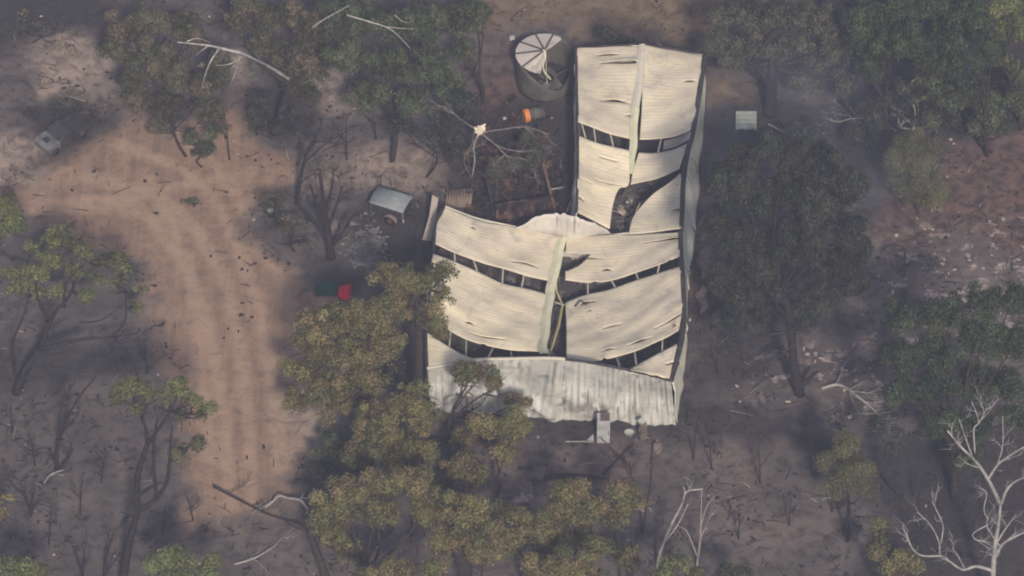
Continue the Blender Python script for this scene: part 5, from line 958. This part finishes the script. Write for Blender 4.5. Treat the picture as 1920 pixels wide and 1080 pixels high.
# heaps and litter nobody could count
rd = random.Random(21); m = MB()
for _ in range(260):
    x = rd.gauss(690, 18); y = rd.gauss(468, 20); p = G(x, y, 0); m.blob(p + [0, 0, 0.06], (rd.uniform(.06, .18), rd.uniform(.06, .18), rd.uniform(.05, .14)), rd, 5, 4)
o = m.build('rubble_heap', M_ROCK); tag(o, 'grey rubble heap between the fan-shaped burnt tree and the shed', 'rubble', kind='stuff')

rd = random.Random(55); m = MB()
for _ in range(330):
    p = G(rd.gauss(960, 55), rd.gauss(330, 50), 0.0)
    if poly_sd(flx, np.array([p[0]]), np.array([p[1]]))[0] > -0.3 or np.hypot(*(p[:2] - TB[:2])) < R + 0.3: continue
    k = rd.random()
    if k < 0.5: q = p + np.array([rd.uniform(-1.1, 1.1), rd.uniform(-1.1, 1.1), rd.uniform(0, .8)]); m.tube([p, (p + q) / 2 + [rd.uniform(-.2, .2), 0, .1], q], rd.uniform(.015, .05), 4)
    elif k < 0.8: m.box(p + [0, 0, rd.uniform(.05, .3)], (rd.uniform(.15, .8), rd.uniform(.1, .5), rd.uniform(.02, .25)), Rz(rd.uniform(0, 3)) @ Rx(rd.uniform(-.7, .7)))
    else: m.blob(p + [0, 0, .05], (rd.uniform(.1, .35), rd.uniform(.1, .35), rd.uniform(.05, .25)), rd, 6, 4)
o = m.build('charred_wreckage', M_BURNTRUST); tag(o, 'tangle of charred and rusty wreckage in the notch of the shed', 'wreckage', kind='stuff')

def litter():
    rs = np.random.RandomState(31); rd = random.Random(31)
    dark, pale, rock = MB(), MB(), MB()
    trk = TRACK; n = 0
    while n < 5200:
        x, y = rd.uniform(-40, 1960), rd.uniform(-40, 1120); p = G(x, y, 0.0)
        if n % 1 == 0:
            sd = poly_sd(trk, np.array([p[0]]), np.array([p[1]]))[0]
            if sd > 0.4 and rd.random() < 0.74: continue
        if poly_sd(flx, np.array([p[0]]), np.array([p[1]]))[0] > -0.2: continue
        if mnoise.noise(Vector((p[0] * 0.3, p[1] * 0.3, 1.7))) < rd.uniform(-0.25, 0.3): continue
        n += 1; k = rd.random(); a = rd.uniform(0, 6.28); L = rd.uniform(0.12, 0.7) * (1 if rd.random() < 0.85 else 2)
        q = p + np.array([math.cos(a) * L, math.sin(a) * L, rd.uniform(0, 0.12)])
        if k < 0.45: dark.tube([p + [0, 0, .02], (p + q) / 2 + [0, 0, .05], q + [0, 0, .02]], [.025, .02, .01], 3, False)
        elif k < 0.49: pale.tube([p + [0, 0, .02], (p + q) / 2 + [0, 0, .05], q + [0, 0, .02]], [.02, .018, .01], 3, False)
        elif k < 0.76: dark.blob(p + [0, 0, .02], (rd.choice((.5, .7, 1, 1.6)) * rd.uniform(.04, .12), rd.uniform(.04, .13), rd.uniform(.02, .09)), rd, 5, 3, 0.6)
        elif k < 0.78: rock.blob(p + [0, 0, .03], (rd.uniform(.03, .12), rd.uniform(.03, .12), rd.uniform(.02, .07)), rd, 5, 3)
    for m, nm, mt, lb in ((dark, 'charred_litter', M_BURNT, 'charred twigs and clumps scattered over the burnt ground'), (pale, 'pale_twigs', M_GREYW, 'pale twigs scattered over the burnt ground'), (rock, 'small_stones', M_ASH, 'small pale stones scattered over the ground')):
        o = m.build(nm, mt); tag(o, lb, 'litter', kind='stuff')
    ash = MB()
    for k in range(60):
        x, y = rd.uniform(1650, 1930), rd.uniform(410, 640)
        if rd.random() < 0.3: x, y = rd.uniform(1380, 1690), rd.uniform(640, 790)
        p = G(x, y, 0); ash.blob(p + [0, 0, .02], (rd.uniform(.03, .14), rd.uniform(.03, .14), rd.uniform(.02, .06)), rd, 6, 3, 0.6)
    o = ash.build('ash_patches', M_ASH); tag(o, 'whitish ash clods on the burnt ground at right', 'ash', kind='stuff')
litter()

# ------------------------------------------------------------------ bushfire smoke in the air
m = MB(); m.box((0, 0, 95), (1300, 1300, 194)); o = m.build('haze', bpy.data.materials.new('haze'))
tag(o, 'thin bushfire smoke in the air', 'haze', kind='stuff')
hm = o.data.materials[0]; hm.use_nodes = True; hn = hm.node_tree.nodes; hn.clear()
hv = hn.new('ShaderNodeVolumePrincipled'); ho = hn.new('ShaderNodeOutputMaterial'); hm.node_tree.links.new(hv.outputs[0], ho.inputs['Volume'])
hv.inputs['Color'].default_value = (0.68, 0.72, 0.98, 1); hv.inputs['Density'].default_value = 0.0005

# a drift of bluish smoke hanging in the trees right of the shed
b = G(1500, 420); b[2] = 5.0; m = MB(); m.blob((b[0], b[1], 5.0), (9.5, 13.0, 4.6), random.Random(1), 24, 14, 0.0)
o = m.build('smoke_drift', bpy.data.materials.new('smoke'), loc=b, smooth=True); tag(o, 'thin bluish smoke drifting through the trees right of the shed', 'smoke', kind='stuff')
t = o.data.materials[0]; t.use_nodes = True; n = t.node_tree.nodes; l = t.node_tree.links; n.clear()
v = n.new('ShaderNodeVolumePrincipled'); q = n.new('ShaderNodeOutputMaterial'); l.new(v.outputs[0], q.inputs['Volume']); v.inputs['Color'].default_value = (0.72, 0.78, 1.0, 1)
tc_ = n.new('ShaderNodeTexCoord'); mp = n.new('ShaderNodeMapping'); mp.inputs['Scale'].default_value = (1 / 9.5, 1 / 13.0, 1 / 4.6); l.new(tc_.outputs['Object'], mp.inputs[0])
ln = n.new('ShaderNodeVectorMath'); ln.operation = 'LENGTH'; l.new(mp.outputs[0], ln.inputs[0])
mr = n.new('ShaderNodeMapRange'); mr.interpolation_type = 'SMOOTHSTEP'; mr.inputs['From Min'].default_value = 1.0; mr.inputs['From Max'].default_value = 0.15; l.new(ln.outputs['Value'], mr.inputs['Value'])
nz = n.new('ShaderNodeTexNoise'); nz.inputs['Scale'].default_value = 0.22; nz.inputs['Detail'].default_value = 3; nz.inputs['Distortion'].default_value = 0.7; l.new(tc_.outputs['Object'], nz.inputs['Vector'])
m2 = n.new('ShaderNodeMapRange'); m2.inputs['From Min'].default_value = 0.42; m2.inputs['From Max'].default_value = 0.72; l.new(nz.outputs['Fac'], m2.inputs['Value'])
mm = n.new('ShaderNodeMath'); mm.operation = 'MULTIPLY'; l.new(mr.outputs[0], mm.inputs[0]); l.new(m2.outputs[0], mm.inputs[1])
m3 = n.new('ShaderNodeMath'); m3.operation = 'MULTIPLY'; m3.inputs[1].default_value = 0.05; l.new(mm.outputs[0], m3.inputs[0]); l.new(m3.outputs[0], v.inputs['Density'])
scene.cycles.volume_step_rate = 1.0; scene.cycles.volume_max_steps = 64
